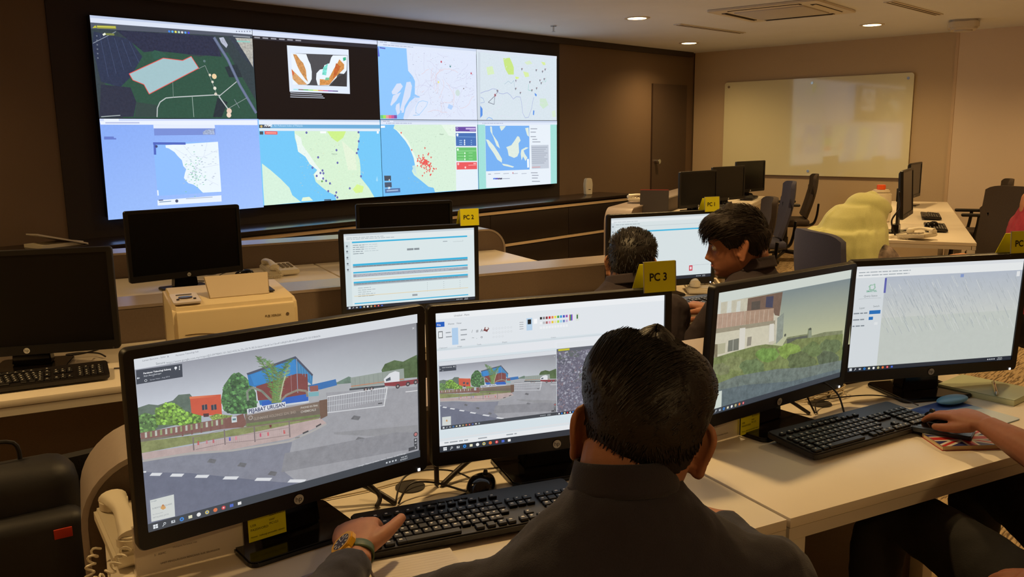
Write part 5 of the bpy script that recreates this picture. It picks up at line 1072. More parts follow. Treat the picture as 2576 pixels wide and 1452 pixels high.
# ------------------------------------------------------------ items further back
tr=empty('paper_tray',(-.43,YB-.25,.80),R(12),'white folded papers on the wall console at the left edge','papers')
MB().prism([(-.16,-.1),(.16,-.12),(.14,.1),(-.12,.1)],0,.01).xf(Matrix(((1,0,0,0),(0,1,0,0),(-.28,0,1,.045),(0,0,0,1)))).build('top_sheet',mat('white_paper',(0,0,0)),tr); MB().box((0,0,.012),(.28,.2,.022)).build('stack',m_white,tr)
bd=empty('ring_binder',LP+UP*.45-NP*.08+Vector((0,0,HDK)),AP+R(100),'dark binder with a red edge leaning beside the nearest far pod monitor','binder')
T=Matrix.Rotation(R(14),4,'X')
MB().box((0,0,.13),(.24,.004,.26)).box((0,.05,.13),(.24,.004,.26)).xf(T).build('covers',mat('binder_dark',rgb(52,44,44),.4),bd); MB().box((0,.025,.12),(.22,.04,.22)).xf(T).build('pages',mat('white_paper',(0,0,0)),bd); MB().box((0,.025,.262),(.24,.056,.006)).xf(T).build('red_edge',mat('binder_red',rgb(150,44,44),.5),bd)
jr=empty('plastic_jar',RP+UP*1.3+NP*.62+Vector((0,0,HDK)),0,'white plastic jar with orange lid behind the green headscarf','jar')
MB().cyl((0,0,.12),.085,.24,n=40,bev=.01).cyl((0,0,.25),.07,.03,n=40,bev=.01).build('body',mat('jar_white',rgb(226,214,190),.35),jr); MB().cyl((0,0,.285),.035,.04,n=32,bev=.004).build('lid',mat('lid_orange',rgb(236,96,40),.4),jr)
MB().tube([(.07,0,.22),(.115,0,.21),(.12,0,.16),(.085,0,.13)],.009,n=8,sm=5).build('handle',mat('jar_white',(0,0,0)),jr)
# ------------------------------------------------------------ office chairs
m_bag0=mat('chair_fabric_black',rgb(26,23,22),.8,bump=.3)
m_mesh=mat('chair_mesh_brown',rgb(58,46,38),.8,noise=.15,nscale=200,bump=.4,bscale=500); m_blue=mat('chair_fabric_slate',rgb(62,62,84),.75,noise=.1,nscale=300,bump=.3)
def chair_proto(name,loc,yaw,label,mb_,high=1.0):
    # faces local +y
    o=empty(name,loc,yaw,label,'chair','swivel office chairs')
    def back(u,v):
        x=(u-.5)*2; zz=.50+v*(high-.50); w=.235*(1-.10*v*v-.10*(1-v)**2); y=-.235-.05*math.sin(v*2.2)-.06*v+.045*(x*x)*1
        return (x*w,y,zz-(abs(x)**6)*.03*(1 if v>.5 else -1))
    m=MB(); m.grid(back,16,16); bm=m.bm; bmesh.ops.recalc_face_normals(bm,faces=bm.faces); r=bmesh.ops.solidify(bm,geom=bm.faces[:],thickness=.035); m.build('backrest',mb_,o,ang=60)
    MB().box((0,-.01,.465),(.47,.46,.07),bev=.025,seg=3).build('seat',mb_,o)
    MB().tube([(0,-.05,.42),(0,-.27,.42),(0,-.33,.50),(0,-.35,.66)],[(.04,.015),(.04,.015),(.035,.013),(.03,.012)],n=10,upv=(0,0,1),sm=4).build('back_support',m_black,o)
    for s in (-1,1):
        MB().tube([(s*.2,0,.44),(s*.27,-.0,.45),(s*.28,-.02,.56),(s*.28,-.03,.65)],.016,n=8,sm=4).box((s*.28,.0,.665),(.06,.25,.03),bev=.012,seg=3).build('armrest',m_black,o)
    MB().cyl((0,0,.27),.025,.3,n=20).cyl((0,0,.2),.035,.16,n=20).build('gas_column',m_black,o)
    MB().box((0,0,.415),(.2,.24,.03),bev=.01).build('tilt_mechanism',m_black,o)
    for k in range(5):
        a=2*PI*k/5+.3; L=MB(); L.tube([(0,0,.115),(math.cos(a)*.15,math.sin(a)*.15,.10),(math.cos(a)*.3,math.sin(a)*.3,.075)],[(.026,.022),(.022,.016),(.014,.012)],n=10,sm=3); leg=L.build('leg',m_black,o)
        c=MB(); 
        for q in (-1,1): c.cyl((math.cos(a)*.3-math.sin(a)*q*.014,math.sin(a)*.3+math.cos(a)*q*.014,.03),.03,.016,n=20,mt=None) if False else c.sphere((math.cos(a)*.3-math.sin(a)*q*.015,math.sin(a)*.3+math.cos(a)*q*.015,.03),.03,n=16,sc=(1,1,1) ,mt=Matrix.Rotation(a,4,'Z')@Matrix.Diagonal((1,.35,1,1)))
        w=c.build('castor',m_dgrey,leg)
    return o
ch=chair_proto('office_chair',(3.35,-2.95,0),R(38),'dark office chair nearest at the far pod, low in front of the tan wall',m_mesh)
def chair_copy(loc,yaw,label,blue=False):
    c=copy_tree(BL if blue else ch); c.location=loc; c.rotation_euler=(0,0,yaw); c['label']=label; return c
BL=chair_proto('office_chair',(1.60,-4.665,0),R(-128),'slate blue chair behind the seated woman in the green headscarf',m_blue,1.03)
chair_copy((4.88,-2.37,0),R(36),'tall blue-edged office chair at the middle of the far pod',True)
chair_copy((6.9,-1.69,0),R(30),'dark office chair turned side-on below the whiteboard')
chair_copy((6.86,-3.65,0),R(22),'dark chair at the far right, against the beige wall')
chair_proto('office_chair',(4.62,-4.36,0),R(72),'large brown chair at the right edge beside the right pod',m_mesh,1.05)['group']='swivel office chairs'
lowc=chair_proto('office_chair',ST(-.16,2.52,0),A_+R(8),'black low-backed chair at lower left carrying a backpack',m_bag0,.74); lowc['group']='swivel office chairs'
# ------------------------------------------------------------ backpack
bp=empty('backpack',ST(-.215,2.13,.38),A_+R(6),'black backpack with red patch hung on the chair at lower left','backpack')
m_bag=mat('black_nylon',rgb(24,22,24),.55,noise=.1,nscale=60,bump=.3,bscale=60)
b=MB(); b.box((0,0,.20),(.32,.14,.38),bev=.055,seg=4); b.build('main_pouch',m_bag,bp,ang=60); MB().box((0,-.09,.165),(.32,.08,.26),bev=.03,seg=3).build('front_pocket',m_bag,bp,ang=60)
MB().box((.11,-.133,.255),(.036,.004,.022),bev=.001).build('red_patch',mat('patch_red',rgb(190,50,20),.6),bp)
MB().tube([(-.05,.02,.37),(-.04,.02,.43),(.04,.02,.43),(.05,.02,.37)],.005,n=8,sm=5).build('top_handle',m_bag,bp)
for s in (-1,1): MB().tube([(s*.08,.05,.36),(s*.1,.09,.33),(s*.11,.09,.2),(s*.1,.06,.06)],[(.025,.006)]*4,n=8,upv=(0,1,0),sm=5).build('shoulder_strap',m_bag,bp)
# ------------------------------------------------------------ people
def skinmat(name,c): return mat(name,c,.55,noise=.07,nscale=60,bump=.12,bscale=700,sss=.08,spec=.35)
def interp(xs,ys,x):
    if x<=xs[0]: return ys[0]
    for i in range(1,len(xs)):
        if x<=xs[i]:
            u=(x-xs[i-1])/(xs[i]-xs[i-1]); y0,y1=ys[i-1],ys[i]; m0=(ys[i]-ys[i-2])/(xs[i]-xs[i-2]) if i>1 else (y1-y0)/(xs[i]-xs[i-1]); m1=(ys[i+1]-ys[i-1])/(xs[i+1]-xs[i-1]) if i<len(xs)-1 else (y1-y0)/(xs[i]-xs[i-1]); h=xs[i]-xs[i-1]
            return (2*u**3-3*u*u+1)*y0+(u**3-2*u*u+u)*h*m0+(-2*u**3+3*u*u)*y1+(u**3-u*u)*h*m1
    return ys[-1]
HZ=[0,.012,.03,.055,.08,.105,.13,.155,.18,.2,.215,.225,.23]
HFr=[.062,.080,.086,.086,.085,.087,.093,.096,.090,.075,.053,.03,.0]
HBk=[.018,.030,.048,.066,.080,.091,.098,.099,.091,.075,.054,.03,.0]
HWd=[.024,.040,.053,.063,.068,.071,.074,.0755,.072,.060,.043,.025,.0]
G=lambda x,s: math.exp(-(x/s)**2)
def headpt(th,z,off=0,face=True):
    c,s_=math.cos(th),math.sin(th); fr,bk,w=interp(HZ,HFr,z),interp(HZ,HBk,z),interp(HZ,HWd,z)
    e=.90; cc=math.copysign(abs(c)**e,c); ss=math.copysign(abs(s_)**e,s_)
    x=w*ss; y=(fr if c>0 else bk)*cc
    if c>0 and face:
        ax=abs(x)
        n=interp([.05,.056,.066,.074,.082,.10,.122,.135],[0,.004,.018,.031,.027,.017,.005,0],z)
        y+=n*G(x,.0085+.009*max(0,min(1,(.125-z)/.06)))
        y+=.007*G(ax-.015,.008)*G(z-.066,.009)
        y-=.011*G(ax-.031,.014)*G(z-.114,.011); y+=.005*G(ax-.028,.022)*G(z-.134,.008)
        y+=.007*G(ax-.031,.011)*G(z-.113,.0055)
        y+=.004*G(ax-.043,.014)*G(z-.085,.014)
        y+=.008*G(x,.021)*(G(z-.0505,.0042)+G(z-.0395,.0048)); y-=.004*G(x,.024)*G(z-.045,.0022); y-=.004*G(x,.022)*G(z-.027,.006); y+=.006*G(x,.02)*G(z-.012,.009)
    if off:
        # push outwards along an approximate normal
        v=Vector((x/max(w,.02)**2,y/max(fr if c>0 else bk,.02)**2,(z-.115)/.115**2)); v.normalize(); return Vector((x,y,z))+v*off
    return Vector((x,y,z))
def zmap(v):  # even spacing towards the crown
    return .23*(math.sin(PI/2*v)**.9) if v<1 else .23
def add_head(mb,M,neck=None,ear=True):
    b=MB(); nu,nv=88,72
    b.grid(lambda u,v: headpt(2*PI*u,zmap(v)*.9999),nu,nv,True)
    bmesh.ops.holes_fill(b.bm,edges=[e for e in b.bm.edges if e.is_boundary],sides=0)
    if ear:
        for s in (-1,1):
            T=Matrix.Translation((s*.069,-.004,.098))@Matrix.Rotation(s*R(-50),4,'Z')@Matrix.Diagonal((1.12,1,1.12,1))@Matrix.Rotation(R(8),4,'X')   # local x outward along ear plane (back), z up
            def E(a,z): return T@Vector((a*s,0,z))
            pts=[E(.002,-.024),E(.014,-.028),E(.020,-.012),E(.028,.006),E(.032,.022),E(.026,.034),E(.012,.036),E(.002,.026),E(.0,.012)]
            b.tube(pts,[.0055,.0058,.005,.0048,.0048,.0048,.0046,.0045,.004],n=8,sm=3)
            b.tube([E(.004,-.022),E(.010,-.006),E(.014,.014),E(.012,.030)],[(.010,.0045),(.016,.0048),(.018,.0048),(.013,.0045)],n=12,upv=T.to_3x3()@Vector((0,1,0)),sm=3)
            b.tube([E(-.008,-.010),E(.004,-.014),E(.010,-.02)],[.008,.007,.006],n=8)
            b.tube([E(-.008,.012),E(.004,.016)],[.010,.008],n=8)
    b.xf(M); mb.add(b.bm); 
def add_hair(M,name,parent,m,thick,n=0,seed=1,strand=None,col2=None,sw=.0007):
    b=MB(); nu,nv=120,80
    def off(th,z):
        t=thick(th,z); 
        return t
    def f(u,v):
        th=2*PI*u; z=zmap(.12+.88*v)*.9999; t=off(th,z); 
        if t>0: t+=.0016*mnoise.noise(Vector((th*9+z*40,z*60-th*6,seed)))*min(1,t/.006)
        return headpt(th,z,t if t!=0 else -.004,face=False) if t>0 else headpt(th,z,-.005,face=False)
    b.grid(f,nu,nv,True); b.xf(M); 
    if n:
        rd=random.Random(seed); st=MB()
        for k in range(n):
            for _ in range(20):
                th=rd.uniform(0,2*PI); z=zmap(rd.uniform(.2,1))*.995; t=off(th,z)
                if t>.0035: break
            else: continue
            p=headpt(th,z,t*.97,face=False); q,L,lift=strand(th,z,p,t,rd); q=Vector(q); nr=Vector((p.x,p.y,(p.z-.115))).normalized(); q=(q-nr*q.dot(nr)).normalized()
            P=[p]; d=q.copy(); kk=lambda c: math.sqrt((c.x/.0755)**2+(c.y/.097)**2+((c.z-.115)/.115)**2); k0=kk(p)
            for j in range(4):
                c=P[-1]+d*L/4; nn=Vector((c.x,c.y,c.z-.115)).normalized(); d=(d-nn*d.dot(nn)*.85).normalized(); w3=Vector((c.x,c.y,c.z-.115))*((k0+lift*(j+1)*2.2)/kk(c)); c=Vector((w3.x,w3.y,w3.z+.115)); P.append(c)
            w=sw*rd.uniform(.7,1.4)
            st.tube(P,[w,w*1.1,w,w*.8,w*.3],n=3,cap=False)
        st.xf(M); b.add(st.bm)
    return b.build(name,m,parent,ang=180)
def hand_into(b,W,d,n,side=1,curl=(.5,.55,.6,.65),thumb=(.9,.5),spread=.03,size=1.0,thumb_curl=.3):
    # W wrist, d towards knuckles, n back-of-hand normal; side=+1 thumb on the r side
    W=Vector(W); d=Vector(d).normalized(); n=Vector(n); n=(n-d*n.dot(d)).normalized(); r=d.cross(n)*side; k=size
    b.tube([W-d*.03*k,W,W+d*.03*k,W+d*.062*k,W+d*.09*k],[(.027*k,.021*k),(.027*k,.018*k),(.036*k,.017*k),(.041*k,.0155*k),(.038*k,.012*k)],n=18,upv=n,sm=4)
    ln=[(.046,.027,.021),(.050,.030,.022),(.046,.028,.021),(.036,.021,.019)]; rr=[.0092,.0095,.009,.0078]
    tips=[]
    for i in range(4):
        o=(.030-.0195*i)*k; base=W+d*(.088-.004*abs(i-1))*k+r*o-n*.002*k; a=curl[i]*.6; dd=(d+r*spread*(1.5-i)*2).normalized(); P=[base-dd*.02*k,base]
        ang=0
        for j,l in enumerate(ln[i]):
            ang+=curl[i]*(.75,1.0,.7)[j]; v=dd*math.cos(ang)-n*math.sin(ang); P.append(P[-1]+v*l*k)
        q=rr[i]*k; b.tube(P,[q*1.1,q*1.18,q,q*.92,q*.78],n=12,sm=3); tips.append((P[-1],v))
    # thumb from the side of the palm near its base
    tb=W+d*.022*k+r*.022*k-n*.006*k; td=(d*math.cos(thumb[0])+r*math.sin(thumb[0])-n*thumb[1]*.4).normalized()
    t2=(td*1+d*thumb_curl).normalized(); t3=(t2+d*thumb_curl).normalized()
    P=[tb,tb+td*.035*k,tb+td*.035*k+t2*.034*k,tb+td*.035*k+t2*.034*k+t3*.027*k]
    b.tube(P,[.015*k,.0135*k,.0105*k,.0082*k],n=12,sm=4); tips.append((P[-1],t3))
    return tips
def remesh(o,vox,it=3,fac=.5):
    m=o.modifiers.new('r','REMESH'); m.mode='VOXEL'; m.voxel_size=vox; m.use_smooth_shade=True
    if it: s=o.modifiers.new('s','SMOOTH'); s.factor=fac; s.iterations=it
def loft(b,secs,n=28,e=.85,Lv=None,Fv=None,folds=0,nf=7):
    # secs: (centre, half width, half depth front, half depth back)
    rings=[]
    for i_,(c,w,df,db) in enumerate(secs):
        c=Vector(c); R_=[]; fo=folds*max(0,1-i_/max(1,len(secs)-2))
        for k in range(n):
            a=2*PI*k/n; ca,sa=math.cos(a),math.sin(a); x=math.copysign(abs(sa)**e,sa)*w; y=math.copysign(abs(ca)**e,ca)*(df if ca>0 else db)
            q_=1+fo*math.sin(nf*a+i_*.35)+fo*.5*math.sin((nf*2-3)*a+1+i_*.5); R_.append(b.bm.verts.new(c+Lv*x*q_+Fv*y*q_))
        rings.append(R_)
    for a,c in zip(rings,rings[1:]):
        for k in range(n): b.bm.faces.new((a[k],a[(k+1)%n],c[(k+1)%n],c[k]))
    b.bm.faces.new(rings[0][::-1]); b.bm.faces.new(rings[-1])
def wrinkle(o,st,sc):
    t=bpy.data.textures.new('folds','CLOUDS'); t.noise_scale=sc; t.noise_depth=2
    m=o.modifiers.new('d','DISPLACE'); m.texture=t; m.strength=st; m.mid_level=.5; m.texture_coords='LOCAL'
def person(label,head,hrot,base,F,torso,arms,skin,shirt,pants,hair=None,group=None,vox=.0035,seat=True,knees=None,feet=None,cuffs=None,hips=None,neckbase=None,sleeve='long',wr=(.010,.05),sleeve_r=1.0,noeyes=False,brow=True):
    """head: centre of the head; hrot: (heading, forward tilt, roll) degrees; F: forward direction of the trunk; torso: sections from hip to neck"""
    root=empty('person',base,0,label,'person',group)
    L=Vector((F.y,-F.x,0)).normalized()      # the person's right
    M=Matrix.Translation(head)@Matrix.Rotation(R(hrot[0]-90),4,'Z')@Matrix.Rotation(R(-hrot[1]),4,'X')@Matrix.Rotation(R(hrot[2]),4,'Y')@Matrix.Translation((0,0,-.115))
    b=MB(); add_head(b,M)
    nb_=Vector(neckbase) if neckbase is not None else Vector(torso[-1][0])
    b.tube([M@Vector((0,-.012,.085)),M@Vector((0,-.020,.03)),nb_+Vector((0,0,.03)),nb_-Vector((0,0,.06))],[(.056,.060),(.051,.055),(.052,.055),(.064,.066)],n=20,sm=5)
    loft(b,[(c,w*.88,f*.85,k*.85) for c,w,f,k in torso],Lv=L,Fv=F)
    tipsall=[]
    for a in arms:
        sh,el,wr_=[Vector(p) for p in a['p']]
        b.tube([sh,sh.lerp(el,.5),el,el.lerp(wr_,.35),wr_],[(.046,.046),(.042,.042),(.038,.036),(.040,.037),(.027,.021)],n=16,sm=4)
        tipsall.append(hand_into(b,wr_,a['d'],a['n'],a['side'],a.get('curl',(.5,.55,.6,.65)),a.get('thumb',(.9,.5)),size=a.get('size',1),thumb_curl=a.get('tc',.3)))
    body=b.build('body',skin,root,ang=180); remesh(body,vox,3,.4)
    s=MB(); loft(s,torso[:-1]+[torso[-1]],Lv=L,Fv=F)
    for a in arms:
        sh,el,wr_=[Vector(p) for p in a['p']]; q=a.get('sleeve',.9); k=sleeve_r
        e=el.lerp(wr_,q) if q>0 else sh.lerp(el,1+q)
        inner=sh-L*(.07 if (sh-Vector(torso[-2][0])).dot(L)>0 else -.07)-Vector((0,0,.01))
        P=[inner,sh,sh.lerp(el,.5),el,e] if q>0 else [inner,sh,sh.lerp(e,.5),e]
        s.tube(P,([(.06,.06),(.066*k,.068*k),(.058*k,.06*k),(.052*k,.052*k),(.040*k,.036*k)] if q>0 else [(.06,.06),(.066,.068),(.062,.062),(.06,.058)]),n=18,sm=4)
    so=s.build('shirt',shirt,root,ang=180); remesh(so,.007,10,.6); wrinkle(so,*wr)
    # lower body
    if hips is not None:
        hips=Vector(hips); p=MB(); loft(p,[(hips-Vector((0,0,.09)),.15,.12,.12),(hips,.18,.13,.13),(hips+Vector((0,0,.10)),.165,.115,.115)],Lv=L,Fv=F)
        for sg,kn,ft in zip((-1,1),knees,feet):
            kn,ft=Vector(kn),Vector(ft); h=hips+L*sg*.09
            p.tube([h-F*.02,h+(kn-h)*.5,kn,kn.lerp(ft,.5),ft+Vector((0,0,.06))],[(.095,.09),(.085,.082),(.068,.066),(.058,.058),(.045,.045)],n=18,sm=4)
        po=p.build('trousers',pants,root,ang=180); remesh(po,.01,6,.6); wrinkle(po,.012,.06)
        for ft in feet:
            ft=Vector(ft); MB().tube([ft-F*.06+Vector((0,0,.05)),ft+F*.02+Vector((0,0,.045)),ft+F*.12+Vector((0,0,.035)),ft+F*.19+Vector((0,0,.025))],[(.036,.045),(.04,.042),(.045,.032),(.036,.02)],n=16,upv=(0,0,1),sm=4).build('shoe',m_black,root)
    if not noeyes:
        for sx in (-1,1):
            e=MB().sphere((0,0,0),.0118,n=20).xf(M@Matrix.Translation((sx*.031,.0745,.1135))).build('eye',mat('eye_white',rgb(225,215,205),.2),root)
            MB().sphere((0,.0062,0),.0066,n=16).xf(M@Matrix.Translation((sx*.031,.0745,.1135))).build('iris',mat('iris_dark',rgb(30,18,12),.1),e)
            if brow:
                MB().tube([M@(headpt(math.atan2(x*sx*1.0,.09*1.0),z,.0005)) for x,z in ((.014,.1285),(.030,.133),(.044,.128))],[(.001,.0024),(.0016,.0034),(.0008,.0016)],n=8,sm=4).build('eyebrow',m_hair,root)
    return root,body,so,M,tipsall
m_hair=mat('black_hair',rgb(24,16,12),.48,bump=.4,bscale=300,spec=.5)
m_hair2=mat('dark_brown_hair',rgb(36,25,18),.6,bump=.8,bscale=300,spec=.4)
sk1=skinmat('skin_brown',rgb(176,122,92)); sk2=skinmat('skin_medium_brown',rgb(164,108,80)); sk3=skinmat('skin_olive_brown',rgb(180,130,98))
m_navy=mat('shirt_dark_navy',rgb(33,30,43),.85,noise=.12,nscale=400,bump=.35,bscale=600,sheen=.15)
m_navy2=mat('shirt_charcoal',rgb(56,46,50),.85,noise=.1,nscale=400,bump=.3,bscale=600)
m_trou=mat('trousers_black',rgb(20,18,18),.85,noise=.2,nscale=200,bump=.3,bscale=400)
def angd(th): # degrees from the front, 0..180
    a=abs((th+PI)%(2*PI)-PI); return math.degrees(a)
def sms(a,b,x): x=max(0,min(1,(x-a)/(b-a))); return x*x*(3-2*x)
# -- the man in front, seen from behind
def st3(s,t,z): return ST(s,t,z)
def mkF(deg): return Vector((math.cos(R(deg)),math.sin(R(deg)),0))
F1=mkF(47); L1=Vector((F1.y,-F1.x,0))
nb1=ST(.592,.865,1.045)
def T1(z,c,w,f,k): return (c+Vector((0,0,z-c.z)),w,f,k)
c0=ST(.545,.60,0); c1=ST(.587,.845,0)
def mixc(u): return c0.lerp(c1,u)
tor1=[T1(.44,mixc(0),.185,.14,.13),T1(.55,mixc(.22),.18,.135,.125),T1(.70,mixc(.5),.185,.125,.125),T1(.80,mixc(.75),.20,.115,.125),T1(.88,mixc(.9),.21,.105,.115),T1(.93,mixc(.97),.195,.085,.105),T1(.975,mixc(1.0),.145,.072,.09),T1(1.015,mixc(1.02),.095,.062,.076),T1(1.05,mixc(1.03),.066,.058,.066)]
wl_=onz(893,1392,.792); kn_=(onz(848,1322,.80)+onz(942,1274,.805))/2
dirl=(kn_-wl_).normalized()
hd1=atd(1612,1078,1.13)
arms1=[dict(p=(mixc(.95)-L1*.18+Vector((0,0,.885)),ST(.235,1.10,.785),wl_),d=dirl,n=Vector((0,0,1))+US*-.25-VT*.1,side=1,curl=(.95,1.0,1.05,1.1),thumb=(.72,.2),tc=.15,sleeve=.86,size=1.03),
 dict(p=(mixc(.95)+L1*.168+Vector((0,0,.905)),ST(.93,.93,.77),ST(1.0,1.16,.775)),d=VT*.8-US*.6,n=Vector((0,0,1)),side=-1,sleeve=.9)]
P1_,B1_,S1_,M1_,tp1=person('person with short black hair seen from behind, in dark navy shirt with a yellow wristwatch',hd1,(39,4,8),(ST(.55,.6,0).x,ST(.55,.6,0).y,0),F1,tor1,arms1,sk1,m_navy,m_trou,hips=ST(.545,.60,.52),knees=(ST(.42,1.02,.53),ST(.72,1.0,.53)),feet=(ST(.40,1.08,0),ST(.74,1.05,0)),neckbase=nb1,wr=(.012,.05),vox=.003)
def th1(th,z):
    a=angd(th); lim=interp([0,40,62,78,84,100,125,180],[.165,.155,.13,.112,.112,.104,.086,.074],a)
    d=z-lim
    if d<0: return 0
    base=.0015+.0085*sms(.0,.075,d)+.009*sms(.135,.20,z)*sms(190,0,a)+.006*sms(.165,.22,z)
    side=math.sin(th); base+=.002*max(0,side)*sms(.15,.2,z)   # fuller over his right
    return base
def comb1(th,z,p,t,rd):
    if z>.125: return (.8,.5+rd.uniform(-.15,.15),.75-(z-.125)*5+rd.uniform(-.12,.12)),rd.uniform(.022,.038)*(1 if z<.2 else .7),rd.uniform(-.001,.004)
    return (.35*math.copysign(1,p.x)+rd.uniform(-.2,.2),-.1,-1),rd.uniform(.004,.009),.0012
add_hair(M1_,'hair',P1_,m_hair,th1,6500,3,comb1,sw=.0009)
def collar(root,M3,c,Lv,Fv,r=.067,h=.034,m=None,tilt=.35,dz=0,open_=True):
    b=MB(); n=40; c=Vector(c)
    def f(u,v):
        a=2*PI*(.03+.94*u); x=math.sin(a);y=math.cos(a); rr=r*(1+.06*(1-v)) ; return c+Lv*x*rr*1.02+Fv*y*rr*1.05+Vector((0,0,h*v-tilt*y*.05+.0))
    b.grid(f,n,6); 
    def g(u,v):
        a=2*PI*(.03+.94*u); x=math.sin(a);y=math.cos(a); rr=r*(1.02+.16*v); return c+Lv*x*rr*1.02+Fv*y*rr*1.05+Vector((0,0,h*(1-1.1*v)-tilt*y*.05))
    b.grid(g,n,6); bmesh.ops.remove_doubles(b.bm,verts=b.bm.verts,dist=.0005); bmesh.ops.recalc_face_normals(b.bm,faces=b.bm.faces); o=b.build('collar',m,root,ang=80)
    md=o.modifiers.new('s','SOLIDIFY'); md.thickness=.0025; return o
collar(P1_,None,nb1+Vector((0,0,-.010)),L1,F1,.0605,.036,m_navy)
def seam(root,so,pts_dir,P,m,r=.0012,name='shirt_seam'):
    from mathutils.bvhtree import BVHTree
    dg=bpy.context.evaluated_depsgraph_get(); bv=BVHTree.FromObject(so,dg); Q=[]
    for p in P:
        h=bv.ray_cast(Vector(p),pts_dir)
        if h[0] is not None: Q.append(h[0]+h[1]*.0003)
    if len(Q)>2: return MB().tube(Q,r,n=6).build(name,m,root)
m_seam=mat('dark_seam_thread',rgb(30,24,30),.9)  # thread a little darker than the shirt, for the yoke seam
seam(P1_,S1_,F1,[mixc(.9)-F1*.6+L1*(-.17+.34*k/24)+Vector((0,0,.925-.012*math.cos(PI*(k-12)/24))) for k in range(25)],m_seam,.0016)
# wristwatch on the left wrist
wt=dirl; wn=(Vector((0,0,1))+US*-.25-VT*.1); wn=(wn-wt*wn.dot(wt)).normalized(); wr_=wt.cross(wn); wc=wl_-wt*.004
MW_=Matrix((wr_,wt,wn)).transposed().to_4x4(); MW_.translation=wc
wb=MB()
wb.grid(lambda u,v:((.0325)*math.sin(2*PI*u),(v-.5)*.022,.0245*math.cos(2*PI*u)-.001),48,3,True); 
w_o=wb.xf(MW_).build('watch_strap',mat('strap_green',rgb(70,88,52),.5),P1_); sd=w_o.modifiers.new('s','SOLIDIFY'); sd.thickness=.003
MT=MW_@Matrix.Rotation(R(-28),4,'Y')@Matrix.Translation((0,0,.0275))
MB().cyl((0,0,0),.0245,.012,n=10,bev=.002).box((0,.021,-.002),(.026,.014,.009),bev=.003).box((0,-.021,-.002),(.026,.014,.009),bev=.003).xf(MT).build('watch_case',mat('watch_yellow',rgb(226,170,20),.4),P1_)
wd=Canvas(.036,.036,step=.0001); wd.discuv(.018,.018,.0165,(60,56,76),28)
for k in range(10): a=2*PI*k/10; wd.lineuv([(.018+math.cos(a)*.010,.018+math.sin(a)*.010),(.018+math.cos(a)*.0155,.018+math.sin(a)*.0155)],.0028,(214,210,190),keep=k>0)
wd.lineuv([(.018,.018),(.026,.024)],.0014,(230,230,230)); wd.lineuv([(.018,.018),(.014,.028)],.0011,(230,230,230))
q=wd.build('watch_dial',P1_,(0,0,0),m=M_PRT); q.matrix_local=Matrix.Translation(-P1_.location)@MT@Matrix.Translation((-.018,-.018,.0062))
# parts were laid out in room coordinates: keep them there under their Empty
def rebase(root):
    for c in kids(root):
        if c.name.startswith('watch_dial'): continue
        c.location=c.location-root.location
rebase(P1_)
# -- seated man with cropped hair, back of the head towards us
def trunk(c0_,c1_,zs,k=1.0):
    out=[]
    for z,u,w,f,b in zs: c=c0_.lerp(c1_,u); out.append((Vector((c.x,c.y,z)),w*k,f*k,b*k))
    return out
STD=[(.44,0,.18,.14,.13),(.55,.2,.17,.13,.12),(.70,.5,.18,.12,.12),(.82,.72,.20,.115,.125),(.90,.88,.215,.10,.115),(.95,.95,.20,.085,.10),(.99,1,.145,.072,.085),(1.02,1.02,.095,.062,.074),(1.05,1.03,.066,.058,.066)]
def sit(F,pel,head_xy,dz=0,lean=.16,side=0):
    c1_=pel+F*lean; return [(Vector((c.x,c.y,c.z+dz)),w,f,b) for c,w,f,b in trunk(pel,c1_,STD)]
def seated(label,hd,hrot,Fdeg,pelvis,handL,handR,skin,shirt,dz=0,lean=.16,sl=.9,**kw):
    F=mkF(Fdeg); L=Vector((F.y,-F.x,0)); pel=Vector((pelvis.x,pelvis.y,0)); tor=sit(F,pel,None,dz,lean)
    nb=tor[-1][0]; arms=[]
    for sg,h in ((-1,handL),(1,handR)):
        sh=pel+F*lean*.93+L*sg*.175+Vector((0,0,.915+dz)); h=Vector(h); mid=sh.lerp(h,.5); dist=(h-sh).length; drop=math.sqrt(max(.0,.29**2-(min(dist,.57)/2)**2)); el=mid+Vector((0,0,-1))*drop*.8+L*sg*drop*.6
        el.z=max(el.z,.60); d=(h-el).normalized(); d.z*=.3; arms.append(dict(p=(sh,el,h),d=d,n=Vector((0,0,1)),side=-sg,sleeve=sl))
    kn=[pel+F*.44+L*s_*.13+Vector((0,0,.53)) for s_ in (-1,1)]; ft=[pel+F*.46+L*s_*.15 for s_ in (-1,1)]
    a=person(label,hd,hrot,(pel.x,pel.y,0),F,tor,arms,skin,shirt,m_trou,hips=pel+Vector((0,0,.50)),knees=kn,feet=ft,neckbase=nb,**kw)
    return a+(L,F,nb)
hd2=atd(1590,662,3.04)
P2_,B2_,S2_,M2_,t2,L2,F2,nb2=seated('person with cropped dark hair seen from behind, facing the PC 1 monitor',hd2,(25,6,2),62,ST(1.675,2.31,0),ST(1.58,2.86,.76),ST(1.86,2.80,.76),sk3,m_navy2,dz=-.07,lean=.17,vox=.0045,noeyes=True)
def th2(th,z):
    a=angd(th); lim=interp([0,40,62,78,84,100,125,180],[.18,.165,.135,.118,.118,.105,.065,.035],a); d=z-lim
    return 0 if d<0 else .0015+.0055*sms(0,.06,d)+.005*sms(.16,.21,z)
def comb2(th,z,p,t,rd): return (rd.uniform(-.5,.5),.6 if z>.17 else -.1,.2 if z>.17 else -1),rd.uniform(.008,.016),.010
add_hair(M2_,'hair',P2_,m_hair,th2,1300,11,comb2,sw=.0009)
collar(P2_,None,nb2+Vector((0,0,-.02)),L2,F2,.067,.03,m_navy2); rebase(P2_)
